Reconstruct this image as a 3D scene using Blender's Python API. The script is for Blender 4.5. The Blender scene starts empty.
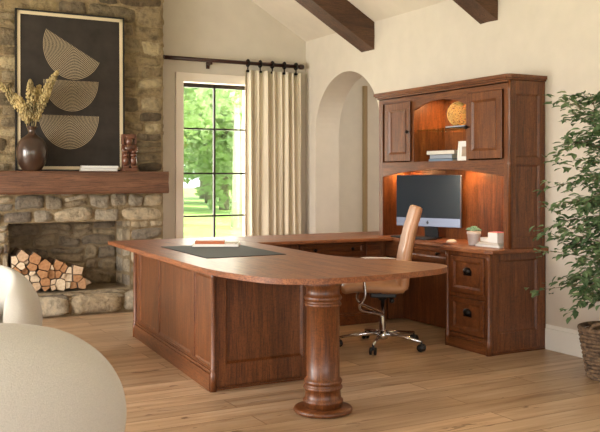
import bpy, bmesh, math, random
from mathutils import Vector, Matrix, noise
random.seed(7)
C = bpy.context.scene.collection
PI = math.pi
R = math.radians
# ------------------------------------------------------------------ materials
def lin(c):
    return tuple(((v/255)/12.92 if v/255 <= .04045 else ((v/255+.055)/1.055)**2.4) for v in c) + (1,)
def newmat(name):
    m = bpy.data.materials.new(name); m.use_nodes = True
    nt = m.node_tree; b = nt.nodes['Principled BSDF']
    return m, nt, b
def N(nt, t, **kw):
    n = nt.nodes.new(t)
    for k, v in kw.items():
        if k.startswith('i_'):
            n.inputs[k[2:].replace('_', ' ')].default_value = v
        else: setattr(n, k, v)
    return n
def ramp(nt, fac, stops):
    r = N(nt, 'ShaderNodeValToRGB'); e = r.color_ramp.elements
    e[0].position, e[0].color = stops[0][0], stops[0][1]
    e[1].position, e[1].color = stops[-1][0], stops[-1][1]
    for p, c in stops[1:-1]:
        x = e.new(p); x.color = c
    nt.links.new(fac, r.inputs[0]); return r.outputs[0]
def coords(nt, scale=(1,1,1), rot=(0,0,0), kind='Object'):
    tc = N(nt, 'ShaderNodeTexCoord'); mp = N(nt, 'ShaderNodeMapping')
    mp.inputs['Scale'].default_value = scale; mp.inputs['Rotation'].default_value = rot
    nt.links.new(tc.outputs[kind], mp.inputs[0]); return mp.outputs[0]
def noise_n(nt, vec, scale, detail=4, rough=.55, dist=0):
    n = N(nt, 'ShaderNodeTexNoise'); n.inputs['Scale'].default_value = scale
    n.inputs['Detail'].default_value = detail; n.inputs['Roughness'].default_value = rough
    n.inputs['Distortion'].default_value = dist
    nt.links.new(vec, n.inputs['Vector']); return n.outputs['Fac']
def bump(nt, b, h, strength=.3, dist=.01):
    n = N(nt, 'ShaderNodeBump'); n.inputs['Strength'].default_value = strength; n.inputs['Distance'].default_value = dist
    nt.links.new(h, n.inputs['Height']); nt.links.new(n.outputs[0], b.inputs['Normal'])
def mixc(nt, fac, a, b_, mode='MIX'):
    n = N(nt, 'ShaderNodeMix', data_type='RGBA', blend_type=mode)
    if isinstance(fac, float): n.inputs[0].default_value = fac
    else: nt.links.new(fac, n.inputs[0])
    for i, v in ((6, a), (7, b_)):
        if isinstance(v, tuple): n.inputs[i].default_value = v
        else: nt.links.new(v, n.inputs[i])
    return n.outputs[2]
def plain(name, rgb, rough=.5, metal=0, bumps=None, coat=0, var=0):
    m, nt, b = newmat(name)
    b.inputs['Roughness'].default_value = rough; b.inputs['Metallic'].default_value = metal
    b.inputs['Base Color'].default_value = lin(rgb)
    b.inputs['Coat Weight'].default_value = coat
    v = coords(nt)
    if var:
        f = noise_n(nt, v, 6)
        lo = tuple(max(0, c*(1-var)) for c in rgb); hi = tuple(min(255, c*(1+var)) for c in rgb)
        nt.links.new(ramp(nt, f, [(.3, lin(lo)), (.7, lin(hi))]), b.inputs['Base Color'])
    if bumps:
        bump(nt, b, noise_n(nt, v, bumps[0], 5), bumps[1], bumps[2])
    return m
def wood(name, dark, mid, light, axis='z', rough=.38, fleck=.5, s=1.0, bstr=.12):
    m, nt, b = newmat(name)
    sc = {'z': (9, 9, .7), 'x': (.7, 9, 9), 'y': (9, .7, 9)}[axis]
    v = coords(nt, tuple(q*s for q in sc))
    g = noise_n(nt, v, 2.2, 6, .62, .6)
    col = ramp(nt, g, [(.22, lin(dark)), (.5, lin(mid)), (.8, lin(light))])
    # ray flecks of quarter-sawn oak
    sc2 = {'z': (16, 16, 5), 'x': (5, 16, 16), 'y': (16, 5, 16)}[axis]
    v2 = coords(nt, tuple(q*s for q in sc2))
    f2 = noise_n(nt, v2, 2.6, 2, .5, 1.8)
    fr = ramp(nt, f2, [(.44, (0,0,0,1)), (.5, (1,1,1,1)), (.56, (0,0,0,1))])
    mf = N(nt, 'ShaderNodeMath', operation='MULTIPLY'); nt.links.new(fr, mf.inputs[0]); mf.inputs[1].default_value = fleck
    col = mixc(nt, mf.outputs[0], col, lin(dark))
    sc4 = {'z': (7, 7, 20), 'x': (20, 7, 7), 'y': (7, 20, 7)}[axis]
    f4 = noise_n(nt, coords(nt, sc4), 1.6, 1.5, .5, 3.2)
    mr = ramp(nt, f4, [(.36, (.66,.62,.6,1)), (.43, (1.2,1.18,1.15,1)), (.49, (.72,.68,.66,1)), (.56, (1.2,1.18,1.15,1)), (.64, (.7,.66,.64,1))])
    col = mixc(nt, min(1.0, fleck*1.3), col, mixc(nt, 1.0, col, mr, 'MULTIPLY'))
    # fine pores
    sc3 = {'z': (160, 160, 6), 'x': (6, 160, 160), 'y': (160, 6, 160)}[axis]
    f3 = noise_n(nt, coords(nt, sc3), 1.0, 2, .5)
    pr = ramp(nt, f3, [(.36, (.55,.5,.48,1)), (.5, (1,1,1,1))])
    col = mixc(nt, 1.0, col, pr, 'MULTIPLY')
    nt.links.new(col, b.inputs['Base Color'])
    b.inputs['Roughness'].default_value = rough
    b.inputs['Coat Weight'].default_value = .12; b.inputs['Coat Roughness'].default_value = .25
    bump(nt, b, f3, bstr, .001)
    return m
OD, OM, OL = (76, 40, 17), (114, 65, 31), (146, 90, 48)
M = {}
M['oak_z'] = wood('oak_stain_z', OD, OM, OL, 'z')
M['oak_x'] = wood('oak_stain_x', OD, OM, OL, 'x')
M['oak_y'] = wood('oak_stain_y', OD, OM, OL, 'y')
M['top_x'] = wood('oak_lit_top_x', (106, 60, 30), (142, 84, 46), (166, 106, 62), 'x', .5, .5)  # lighter copy of the oak stain; light on the tops is in the colour
M['top_y'] = wood('oak_lit_top_y', (106, 60, 30), (142, 84, 46), (166, 106, 62), 'y', .5, .5)
M['mantel'] = wood('mantel_wood', (70, 44, 30), (108, 72, 50), (140, 98, 70), 'x', .65, .2, .6, .5)
M['beam'] = wood('beam_wood', (50, 30, 18), (86, 56, 36), (108, 74, 50), 'x', .75, .3, .6, .6)
M['rod'] = plain('rod_dark_wood', (52, 26, 18), .35)
M['bronze'] = plain('dark_bronze', (30, 24, 21), .32, .7)
M['wall'] = plain('plaster_cream', (206, 195, 181), .9, 0, (14, .12, .01), var=.015)
M['ceil'] = plain('ceiling_plaster', (214, 202, 186), .9, 0, (14, .12, .01), var=.015)
M['trim'] = plain('painted_trim', (238, 226, 212), .5)
M['white'] = plain('white_paint', (236, 232, 224), .5)
M['iron'] = plain('window_iron', (48, 38, 32), .5, .3)
M['chrome'] = plain('chrome', (225, 225, 228), .12, 1)
M['silver'] = plain('brushed_silver', (112, 120, 138), .35, .6)
M['black'] = plain('black_rubber', (18, 18, 20), .45)
M['frame_black'] = plain('frame_black', (20, 17, 14), .5)
M['liner'] = plain('frame_liner', (206, 188, 156), .6)
M['pad'] = plain('desk_pad_leather', (50, 50, 50), .75, 0, (180, .2, .002))
M['paper'] = plain('paper_white', (232, 230, 226), .7)
M['page'] = plain('page_block', (214, 206, 192), .8)
M['tan_cover'] = plain('tan_leather_cover', (176, 96, 56), .55)
M['pot'] = plain('blush_pot', (232, 222, 218), .6)
M['soil'] = plain('dark_soil', (60, 44, 34), .95, 0, (60, .8, .01))
M['moss'] = plain('pale_moss', (190, 180, 160), .95, 0, (60, .8, .02), var=.2)
M['succ'] = plain('succulent_leaf', (150, 196, 172), .5, var=.12)
M['vase'] = plain('vase_glaze', (60, 42, 32), .28, .15, coat=.4, var=.25)
M['pampas'] = plain('dried_plume', (150, 132, 90), .9, var=.35)
M['carved'] = plain('carved_wood', (98, 60, 42), .35, 0, (40, .4, .005), coat=.3, var=.25)
M['gold'] = plain('gold_weave', (216, 180, 104), .5, .1, var=.15)
M['cover_grey'] = plain('book_grey', (150, 158, 170), .6)
M['cover_blue'] = plain('book_bluegrey', (118, 138, 160), .6)
M['cover_cream'] = plain('book_cream', (214, 206, 194), .6)
M['pink'] = plain('pink_note', (222, 110, 140), .7)
M['yellow'] = plain('yellow_note', (232, 190, 90), .7)
M['photo'] = plain('photo_print', (150, 128, 108), .5, var=.5)
M['stem'] = plain('plant_stem', (122, 104, 80), .8, var=.15)
M['bark_tree'] = plain('tree_bark', (150, 140, 126), .9, 0, (20, .6, .02), var=.25)
def fabric(name, rgb, sc, st, dist=.004, sheen=.3):
    m, nt, b = newmat(name)
    v = coords(nt); f = noise_n(nt, v, sc, 3, .6)
    lo = tuple(c*.9 for c in rgb)
    nt.links.new(ramp(nt, f, [(.3, lin(lo)), (.7, lin(rgb))]), b.inputs['Base Color'])
    b.inputs['Roughness'].default_value = .95; b.inputs['Sheen Weight'].default_value = sheen
    bump(nt, b, f, st, dist); return m
M['boucle'] = fabric('boucle_cream', (198, 192, 180), 230, .6, .004)
M['curtain'] = fabric('linen_curtain', (236, 222, 198), 300, .06, .001)
M['leather'] = plain('tan_leather', (174, 126, 90), .42, 0, (90, .15, .003), var=.05)
def leafmat(name, a, bb, trans=.25):
    m, nt, b = newmat(name)
    v = coords(nt); f = noise_n(nt, v, 9, 2)
    nt.links.new(ramp(nt, f, [(.35, lin(a)), (.65, lin(bb))]), b.inputs['Base Color'])
    b.inputs['Roughness'].default_value = .45
    tr = N(nt, 'ShaderNodeBsdfTranslucent'); nt.links.new(ramp(nt, f, [(.35, lin(a)), (.65, lin(bb))]), tr.inputs[0])
    mx = N(nt, 'ShaderNodeMixShader'); mx.inputs[0].default_value = trans
    nt.links.new(b.outputs[0], mx.inputs[1]); nt.links.new(tr.outputs[0], mx.inputs[2])
    nt.links.new(mx.outputs[0], nt.nodes['Material Output'].inputs[0]); return m
M['leaf'] = leafmat('fig_leaf', (64, 90, 56), (128, 152, 108))
M['tree_leaf'] = leafmat('tree_leaf', (158, 182, 122), (204, 220, 166), .5)
def glassmat(name, tint, gl=.06):
    m, nt, b = newmat(name)
    t = N(nt, 'ShaderNodeBsdfTransparent'); t.inputs[0].default_value = tint
    g = N(nt, 'ShaderNodeBsdfGlossy'); g.inputs['Roughness'].default_value = .02
    mx = N(nt, 'ShaderNodeMixShader'); mx.inputs[0].default_value = gl
    nt.links.new(t.outputs[0], mx.inputs[1]); nt.links.new(g.outputs[0], mx.inputs[2])
    nt.links.new(mx.outputs[0], nt.nodes['Material Output'].inputs[0]); return m
M['glass'] = glassmat('window_glass', (.97, .98, .97, 1))
M['shelf_glass'] = glassmat('shelf_glass', (.80, .88, .80, 1), .15)
def mk_screen():
    m, nt, b = newmat('screen_black'); b.inputs['Base Color'].default_value = (.012, .02, .03, 1)
    b.inputs['Roughness'].default_value = .16; b.inputs['Specular IOR Level'].default_value = .3; return m
M['screen'] = mk_screen()
def mk_floor():
    m, nt, b = newmat('oak_floor')
    v = coords(nt, kind='Object')
    br = N(nt, 'ShaderNodeTexBrick', offset=.37, squash=1)
    nt.links.new(v, br.inputs['Vector'])
    for k, val in (('Scale', 1), ('Brick Width', 1.9), ('Row Height', .19), ('Mortar Size', .0035), ('Mortar Smooth', .1), ('Bias', 0)):
        br.inputs[k].default_value = val
    br.inputs['Color1'].default_value = (0,0,0,1); br.inputs['Color2'].default_value = (1,1,1,1); br.inputs['Mortar'].default_value = (.5,.5,.5,1)
    # per-board tone shifts the grain lookup
    sep = N(nt, 'ShaderNodeVectorMath', operation='MULTIPLY_ADD')
    nt.links.new(br.outputs['Color'], sep.inputs[0]); sep.inputs[1].default_value = (7, 9, 5)
    mp = coords(nt, (.5, 6, 1)); nt.links.new(mp, sep.inputs[2])
    g = noise_n(nt, sep.outputs[0], 2.6, 6, .6, .5)
    c1 = ramp(nt, g, [(.28, lin((158, 126, 96))), (.5, lin((194, 163, 130))), (.75, lin((214, 188, 158)))])
    tone = ramp(nt, br.outputs['Color'], [(0, (.74,.72,.70,1)), (1, (1.05,1.05,1.05,1))])
    c2 = mixc(nt, 1.0, c1, tone, 'MULTIPLY')
    # knots and cracks
    k = noise_n(nt, coords(nt, (2.2, 11, 1)), 1.7, 3, .55, .9)
    kr = ramp(nt, k, [(.655, (0,0,0,1)), (.69, (1,1,1,1))])
    km = N(nt, 'ShaderNodeMath', operation='MULTIPLY'); nt.links.new(kr, km.inputs[0]); km.inputs[1].default_value = .8
    c3 = mixc(nt, km.outputs[0], c2, lin((98, 66, 40)))
    seam = N(nt, 'ShaderNodeMath', operation='MULTIPLY'); nt.links.new(br.outputs['Fac'], seam.inputs[0]); seam.inputs[1].default_value = .75
    c4 = mixc(nt, seam.outputs[0], c3, lin((112, 76, 46)))
    nt.links.new(c4, b.inputs['Base Color'])
    b.inputs['Roughness'].default_value = .36
    bump(nt, b, g, .05, .002)
    return m
M['floor'] = mk_floor()
def mk_stone(name, stops, mortar=False):
    m, nt, b = newmat(name)
    v = coords(nt)
    f = noise_n(nt, v, 14, 8, .65, .3)
    if mortar:
        col = ramp(nt, f, [(.3, stops[0]), (.7, stops[-1])])
    else:
        at = N(nt, 'ShaderNodeAttribute', attribute_name='tone')
        n = len(stops)
        base = ramp(nt, at.outputs['Fac'], [(i/(n-1), s) for i, s in enumerate(stops)])
        mot = ramp(nt, f, [(.3, (.45,.43,.41,1)), (.5, (1,1,1,1)), (.72, (1.3,1.27,1.2,1))])
        col = mixc(nt, 1.0, base, mot, 'MULTIPLY')
    nt.links.new(col, b.inputs['Base Color']); b.inputs['Roughness'].default_value = .92
    f2 = noise_n(nt, v, 32, 8, .7)
    bump(nt, b, f2, 1.0, .05); return m
M['stone_up'] = mk_stone('fieldstone_brown', [lin((104, 86, 62)), lin((166, 144, 106)), lin((124, 108, 86)), lin((184, 164, 126)), lin((90, 76, 58))])
M['stone_low'] = mk_stone('fieldstone_pale', [lin((156, 136, 108)), lin((202, 182, 150)), lin((138, 126, 110)), lin((214, 198, 170)), lin((120, 106, 92))])
M['stone_in'] = mk_stone('fieldstone_shaded', [lin((160, 140, 112)), lin((188, 166, 134)), lin((138, 124, 106)), lin((196, 174, 140)), lin((124, 110, 94))])  # firebox copy of the pale stone, its shade put into slightly darker tones
M['mortar'] = mk_stone('lime_mortar', [lin((124, 102, 70)), lin((176, 154, 118))], True)
M['mortar_in'] = mk_stone('firebox_mortar', [lin((150, 128, 98)), lin((184, 162, 128))], True)  # firebox mortar, a little paler than the lime mortar
def mk_logend():
    m, nt, b = newmat('log_cut_end')
    v = coords(nt)
    oi = N(nt, 'ShaderNodeObjectInfo')
    f = noise_n(nt, v, 40, 4)
    a = ramp(nt, f, [(.3, lin((156, 108, 70))), (.7, lin((192, 144, 100)))])
    c = ramp(nt, f, [(.3, lin((206, 178, 142))), (.7, lin((236, 218, 190)))])
    rr = ramp(nt, oi.outputs['Random'], [(.45, (0,0,0,1)), (.75, (1,1,1,1))])
    nt.links.new(mixc(nt, rr, a, c), b.inputs['Base Color']); b.inputs['Roughness'].default_value = .85; return m
M['log_end'] = mk_logend()
M['log_bark'] = plain('log_bark', (104, 84, 66), .95, 0, (50, .9, .02), var=.35)
def mk_grass():
    m, nt, b = newmat('lawn'); v = coords(nt); f = noise_n(nt, v, .6, 6)
    nt.links.new(ramp(nt, f, [(.3, lin((130, 160, 70))), (.7, lin((176, 196, 104)))]), b.inputs['Base Color'])
    b.inputs['Roughness'].default_value = .95; return m
M['grass'] = mk_grass()
def mk_art():
    m, nt, b = newmat('art_ground'); v = coords(nt); f = noise_n(nt, v, 7, 6)
    nt.links.new(ramp(nt, f, [(.3, lin((32, 25, 20))), (.7, lin((50, 42, 35)))]), b.inputs['Base Color'])
    b.inputs['Roughness'].default_value = .8; return m
M['art'] = mk_art()
M['artline'] = plain('art_line', (168, 150, 122), .8)
def mk_wicker():
    m, nt, b = newmat('wicker'); v = coords(nt); f = noise_n(nt, v, 30, 4)
    nt.links.new(ramp(nt, f, [(.3, lin((62, 46, 34))), (.7, lin((128, 102, 76)))]), b.inputs['Base Color'])
    b.inputs['Roughness'].default_value = .85; return m
M['wicker'] = mk_wicker()
# ------------------------------------------------------------------ mesh builder
class MB:
    def __init__(s): s.bm = bmesh.new(); s.smooth = False
    def _add(s, t, mi=0, M4=None, smooth=False):
        if M4 is not None: bmesh.ops.transform(t, matrix=M4, verts=t.verts)
        bmesh.ops.recalc_face_normals(t, faces=t.faces)
        me = bpy.data.meshes.new('tmp')
        for f in t.faces: f.material_index = mi; f.smooth = smooth
        t.to_mesh(me); t.free(); s.bm.from_mesh(me); bpy.data.meshes.remove(me); return s
    def box(s, x0, x1, y0, y1, z0, z1, bev=0, M4=None, mi=0, seg=2):
        t = bmesh.new(); bmesh.ops.create_cube(t, size=1)
        for v in t.verts:
            v.co = ((x0+x1)/2+v.co.x*abs(x1-x0), (y0+y1)/2+v.co.y*abs(y1-y0), (z0+z1)/2+v.co.z*abs(z1-z0))
        if bev: bmesh.ops.bevel(t, geom=t.edges[:], offset=bev, segments=seg, affect='EDGES', profile=.5)
        return s._add(t, mi, M4)
    def lathe(s, prof, cx=0, cy=0, seg=40, M4=None, mi=0, smooth=True, sy=1):
        t = bmesh.new(); rings = []
        for r, z in prof:
            if r < 1e-6: rings.append([t.verts.new((cx, cy, z))])
            else: rings.append([t.verts.new((cx+r*math.cos(2*PI*k/seg), cy+sy*r*math.sin(2*PI*k/seg), z)) for k in range(seg)])
        for a, b in zip(rings, rings[1:]):
            for k in range(seg):
                k2 = (k+1) % seg
                if len(a) == 1 and len(b) == 1: continue
                if len(a) == 1: t.faces.new((a[0], b[k2], b[k]))
                elif len(b) == 1: t.faces.new((a[k], a[k2], b[0]))
                else: t.faces.new((a[k], a[k2], b[k2], b[k]))
        return s._add(t, mi, M4, smooth)
    def tube(s, pts, r, seg=10, M4=None, mi=0, r2=None, closed=False):
        pts = [Vector(p) for p in pts]; n = len(pts); t = bmesh.new(); rings = []
        up = Vector((0, 0, 1))
        for i, p in enumerate(pts):
            if closed: d = pts[(i+1) % n]-pts[i-1]
            else: d = pts[min(i+1, n-1)]-pts[max(i-1, 0)]
            d.normalize()
            if abs(d.dot(up)) > .97: up = Vector((1, 0, 0)) if abs(d.x) < .9 else Vector((0, 1, 0))
            a = d.cross(up).normalized(); b = a.cross(d).normalized(); up = b
            rr = r if r2 is None else r+(r2-r)*i/max(1, n-1)
            rings.append([t.verts.new(p+a*rr*math.cos(2*PI*k/seg)+b*rr*math.sin(2*PI*k/seg)) for k in range(seg)])
        m = n if closed else n-1
        for i in range(m):
            a, b = rings[i], rings[(i+1) % n]
            for k in range(seg): t.faces.new((a[k], a[(k+1) % seg], b[(k+1) % seg], b[k]))
        if not closed: t.faces.new(rings[0][::-1]); t.faces.new(rings[-1])
        return s._add(t, mi, M4, True)
    def cyl(s, p, q, r, seg=20, **k):
        return s.tube([p, q], r, seg, **k)
    def prism(s, poly, z0, z1, bev=0, M4=None, mi=0, seg=3, smooth=False):
        t = bmesh.new()
        a = [t.verts.new((x, y, z0)) for x, y in poly]; b = [t.verts.new((x, y, z1)) for x, y in poly]
        n = len(poly); f0 = t.faces.new(a[::-1]); f1 = t.faces.new(b)
        for i in range(n): t.faces.new((a[i], a[(i+1) % n], b[(i+1) % n], b[i]))
        if bev:
            es = list(f0.edges)+list(f1.edges)
            bmesh.ops.bevel(t, geom=es, offset=bev, segments=seg, affect='EDGES', profile=.5)
        return s._add(t, mi, M4, smooth)
    def sphere(s, c, r, M4=None, mi=0, u=20, v=12, sc=(1,1,1)):
        t = bmesh.new(); bmesh.ops.create_uvsphere(t, u_segments=u, v_segments=v, radius=r)
        for w in t.verts: w.co = Vector((w.co.x*sc[0]+c[0], w.co.y*sc[1]+c[1], w.co.z*sc[2]+c[2]))
        return s._add(t, mi, M4, True)
    def raw(s, vs, fs, M4=None, mi=0, smooth=False, recalc=True):
        t = bmesh.new(); vv = [t.verts.new(v) for v in vs]
        for f in fs:
            try: t.faces.new([vv[i] for i in f])
            except ValueError: pass
        if not recalc:
            if M4 is not None: bmesh.ops.transform(t, matrix=M4, verts=t.verts)
            me = bpy.data.meshes.new('tmp')
            for f in t.faces: f.material_index = mi; f.smooth = smooth
            t.to_mesh(me); t.free(); s.bm.from_mesh(me); bpy.data.meshes.remove(me); return s
        return s._add(t, mi, M4, smooth)
    def sweep(s, rings, M4=None, mi=0, cap=True):
        t = bmesh.new(); rr = [[t.verts.new(p) for p in r] for r in rings]; k = len(rr[0])
        for a, b in zip(rr, rr[1:]):
            for i in range(k): t.faces.new((a[i], a[(i+1) % k], b[(i+1) % k], b[i]))
        if cap: t.faces.new(rr[0][::-1]); t.faces.new(rr[-1])
        return s._add(t, mi, M4, True)
    # sloped rectangular moulding in a face frame (u, n, z)
    def moulding(s, u0, u1, z0, z1, w, do, di, M4=None, mi=0):
        vs = []; fs = []
        for (w_, d) in ((0, do), (w, di)):
            vs += [(u0+w_, d, z0+w_), (u1-w_, d, z0+w_), (u1-w_, d, z1-w_), (u0+w_, d, z1-w_)]
        for i in range(4): fs.append((i, (i+1) % 4, 4+(i+1) % 4, 4+i))
        return s.raw(vs, fs, M4, mi)
def world_of(o):
    m = Matrix.Identity(4); c = o
    while c is not None:
        m = c.matrix_basis @ m; c = c.parent
    return m
def obj(name, mb, mats, parent=None, local=False, autosm=None):
    me = bpy.data.meshes.new(name)
    bm = mb.bm
    if not local:
        if parent is not None: bmesh.ops.transform(bm, matrix=world_of(parent).inverted(), verts=bm.verts)
        else:
            xs = [v.co for v in bm.verts]
            mn = Vector((min(v.x for v in xs), min(v.y for v in xs), min(v.z for v in xs)))
            mx = Vector((max(v.x for v in xs), max(v.y for v in xs), max(v.z for v in xs)))
            org = Vector(((mn.x+mx.x)/2, (mn.y+mx.y)/2, mn.z))
            bmesh.ops.translate(bm, vec=-org, verts=bm.verts)
    bm.to_mesh(me); bm.free()
    for m in (mats if isinstance(mats, (list, tuple)) else [mats]): me.materials.append(m)
    o = bpy.data.objects.new(name, me); C.objects.link(o)
    if parent is not None: o.parent = parent
    elif not local: o.location = org
    return o
def tag(o, label, cat, group=None, kind=None):
    if label: o['label'] = label
    if cat: o['category'] = cat
    if group: o['group'] = group
    if kind: o['kind'] = kind
    return o
def thing(name, label, cat, loc=(0,0,0), rz=0, group=None):
    o = bpy.data.objects.new(name, None); C.objects.link(o); o.location = loc; o.rotation_euler = (0, 0, rz)
    o.empty_display_size = .1
    return tag(o, label, cat, group)
def struct(name, mb, mat):
    o = obj(name, mb, mat); o['kind'] = 'structure'; return o
def frame(o, u, n):   # columns u, n, z
    u = Vector(u).normalized(); n = Vector(n).normalized()
    m = Matrix.Identity(4); m.col[0][:3] = u; m.col[1][:3] = n; m.col[2][:3] = (0, 0, 1); m.translation = Vector(o); return m
def catmull(p, n=8, closed=False):
    out = []; m = len(p); rng = range(m) if closed else range(m-1)
    for i in rng:
        g = (lambda k: p[k % m]) if closed else (lambda k: p[max(0, min(m-1, k))])
        p0, p1, p2, p3 = (Vector(g(i+k)) for k in (-1, 0, 1, 2))
        for j in range(n):
            t = j/n
            out.append(.5*((2*p1)+(-p0+p2)*t+(2*p0-5*p1+4*p2-p3)*t*t+(-p0+3*p1-3*p2+p3)*t**3))
    if not closed: out.append(Vector(p[-1]))
    return out
# ------------------------------------------------------------------ camera
H, F, HZ, TH = 1.3, 850.0, 178.0, R(28.7)
cam_d = bpy.data.cameras.new('camera'); cam = bpy.data.objects.new('camera', cam_d); C.objects.link(cam)
cam.location = (0, 0, H); cam.rotation_euler = (PI/2, 0, -TH)
cam_d.sensor_width = 36; cam_d.lens = F/600*36; cam_d.shift_y = (HZ-216)/600.0; cam_d.clip_end = 300
cam_d.dof.use_dof = True; cam_d.dof.focus_distance = 6.0; cam_d.dof.aperture_fstop = 9.0
bpy.context.scene.camera = cam
ct, st_ = math.cos(TH), math.sin(TH)
def bY(px, py, Y):
    k = (px-300)/F; z = Y/(ct-k*st_); return k*z*ct+z*st_, H-(py-HZ)*z/F
# ------------------------------------------------------------------ room
XW, YB, XL, YR = 4.755, 8.55, -2.75, -1.7
EV, SL = 2.868, .586
XR = (XW+XL)/2
def roof_z(x): return EV + SL*(min(XW-x, x-XL))
T = .25
mb = MB(); mb.box(XL-T, 7.0, YR-T, 9.6, -.1, 0); struct('floor', mb, M['floor'])
# ceiling: two slopes with thickness
mb = MB()
for a, b in ((XL-T, XR), (XR, XW+T)):
    za, zb = roof_z(a), roof_z(b)
    mb.raw([(a, YR-T, za), (b, YR-T, zb), (b, YB+T, zb), (a, YB+T, za), (a, YR-T, za+.2), (b, YR-T, zb+.2), (b, YB+T, zb+.2), (a, YB+T, za+.2)],
           [(0,1,2,3), (4,5,6,7), (0,1,5,4), (1,2,6,5), (2,3,7,6), (3,0,4,7)])
struct('ceiling', mb, M['ceil'])
# back wall (gable) with a window opening and a firebox opening
WX0, WX1, WZ0, WZ1 = 3.245, 4.07, .36, 2.34
def gable_wall(mb, y0, y1, holes):
    # vertical strips between x breaks
    xs = sorted(set([XL-T, XR, XW+T]+[h[0] for h in holes]+[h[1] for h in holes]))
    for a, b in zip(xs, xs[1:]):
        hs = [h for h in holes if h[0] <= a+1e-6 and h[1] >= b-1e-6]
        spans = []; z = 0
        for h in sorted(hs, key=lambda h: h[2]):
            if h[2] > z: spans.append((z, h[2], False))
            z = h[3]
        spans.append((z, None, True))
        for z0, z1, top in spans:
            za, zb = (roof_z(a)+.02, roof_z(b)+.02) if top else (z1, z1)
            mb.raw([(a, y0, z0), (b, y0, z0), (b, y0, zb), (a, y0, za), (a, y1, z0), (b, y1, z0), (b, y1, zb), (a, y1, za)],
                   [(0,1,2,3), (4,5,6,7), (0,1,5,4), (1,2,6,5), (2,3,7,6), (3,0,4,7)])
mb = MB(); gable_wall(mb, YB, YB+T, [(WX0, WX1, WZ0, WZ1), (1.30, 2.74, 0, 1.0)]); struct('wall_back', mb, M['wall'])
mb = MB(); gable_wall(mb, YR-T, YR, [(-2.2, -.2, .4, 2.4), (.6, 2.9, .4, 2.4)]); struct('wall_rear', mb, M['wall'])
# left wall with three openings
LW = [(-.6, 1.3), (2.1, 4.1), (4.9, 6.9)]
mb = MB(); y = YR
for a, b in LW:
    mb.box(XL-T, XL, y, a, 0, EV); mb.box(XL-T, XL, a, b, 0, .35); mb.box(XL-T, XL, a, b, 2.45, EV); y = b
mb.box(XL-T, XL, y, YB, 0, EV); struct('wall_left', mb, M['wall'])
# right wall with the arched opening
AY0, AY1, ASP = 7.02, 8.32, 1.80
AC, AR = (AY0+AY1)/2, (AY1-AY0)/2
WT = .31
mb = MB()
poly = [(YR, 0), (AY0, 0), (AY0, ASP)]
rise = 2.43-ASP
for k in range(1, 32):
    a = PI - PI*k/32; poly.append((AC+AR*math.cos(a), ASP+rise*math.sin(a)))
poly += [(AY1, ASP), (AY1, 0), (YB+T, 0), (YB+T, EV+.02), (YR, EV+.02)]
MW = Matrix(((0, 0, 1, XW), (1, 0, 0, 0), (0, 1, 0, 0), (0, 0, 0, 1)))
mb.prism(poly, 0, WT, M4=MW)
struct('wall_right', mb, M['wall'])
# hallway beyond the arch
mb = MB(); mb.box(XW+WT, 6.9, 9.35, 9.5, 0, 3.0); mb.box(6.75, 6.9, 5.4, 9.35, 0, 3.0); mb.box(XW+WT, 6.9, 5.25, 5.4, 0, 3.0)
struct('wall_hallway', mb, M['wall'])
mb = MB(); mb.box(XW+WT, 6.9, 5.25, 9.5, 3.0, 3.1); struct('ceiling_hallway', mb, M['ceil'])
# baseboards
def board(mb, x0, x1, y0, y1, nx, ny, h=.19):
    t = .018
    mb.box(x0 if nx >= 0 else x0-t, x1 if nx <= 0 else x1+t, y0 if ny >= 0 else y0-t, y1 if ny <= 0 else y1+t, 0, h-.03, .002)
    t = .011
    mb.box(x0 if nx >= 0 else x0-t, x1 if nx <= 0 else x1+t, y0 if ny >= 0 else y0-t, y1 if ny <= 0 else y1+t, h-.03, h, .004)
mb = MB(); board(mb, XW, XW, YR, 4.775, -1, 0); board(mb, XW, XW, 7.06, AY0, -1, 0) if AY0 > 7.06 else None; board(mb, XW, XW, AY1, YB, -1, 0); struct('baseboard_right', mb, M['white'])
mb = MB(); board(mb, 2.97, XW-.02, YB, YB, 0, -1); board(mb, XL, 1.05, YB, YB, 0, -1); struct('baseboard_back', mb, M['white'])
mb = MB(); board(mb, XL, XL, YR, YB-.02, 1, 0); struct('baseboard_left', mb, M['white'])
# hallway door casing: the slim vertical strip seen through the arch
mb = MB(); mb.box(bY(364.3,0,9.3)[0], bY(367.3,0,9.3)[0], 9.29, 9.35, 0, 2.50, .006); struct('trim_1', mb, plain('casing_brown', (150, 124, 88), .6))
# window
def wframe(name, casing, x0, x1, z0, z1, y, ny, mx, nz, parent_kind=True, horizontal='x'):
    pass
w = MB()
cw = .075
w.box(WX0-cw, WX0+.012, YB-.028, YB+.02, WZ0-.02, WZ1, .004); w.box(WX1-.012, WX1+cw, YB-.028, YB+.02, WZ0-.02, WZ1, .004)
w.box(WX0-cw-.0, WX1+cw, YB-.030, YB+.02, WZ1-.012, WZ1+cw+.01, .004)
w.box(WX0-cw-.02, WX1+cw+.02, YB-.07, YB+.02, WZ0-.05, WZ0-.012, .006); w.box(WX0-cw, WX1+cw, YB-.026, YB, WZ0-.14, WZ0-.05, .004)
win = struct('window_1', w, M['trim'])
fm = MB(); x0, x1, z0, z1 = WX0+.012, WX1-.012, WZ0, WZ1-.012; yy0, yy1 = YB+.08, YB+.115
fm.box(x0, x0+.016, yy0, yy1, z0, z1); fm.box(x1-.016, x1, yy0, yy1, z0, z1); fm.box(x0, x1, yy0, yy1, z1-.045, z1); fm.box(x0, x1, yy0, yy1, z0, z0+.03)
xm = (x0+x1)/2; fm.box(xm-.010, xm+.010, yy0, yy1, z0, z1)
for zz in (1.835, 1.35, .885): fm.box(x0, x1, yy0+.004, yy1-.004, zz-.009, zz+.009)
obj('window_frame', fm, M['iron'], win)
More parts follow.
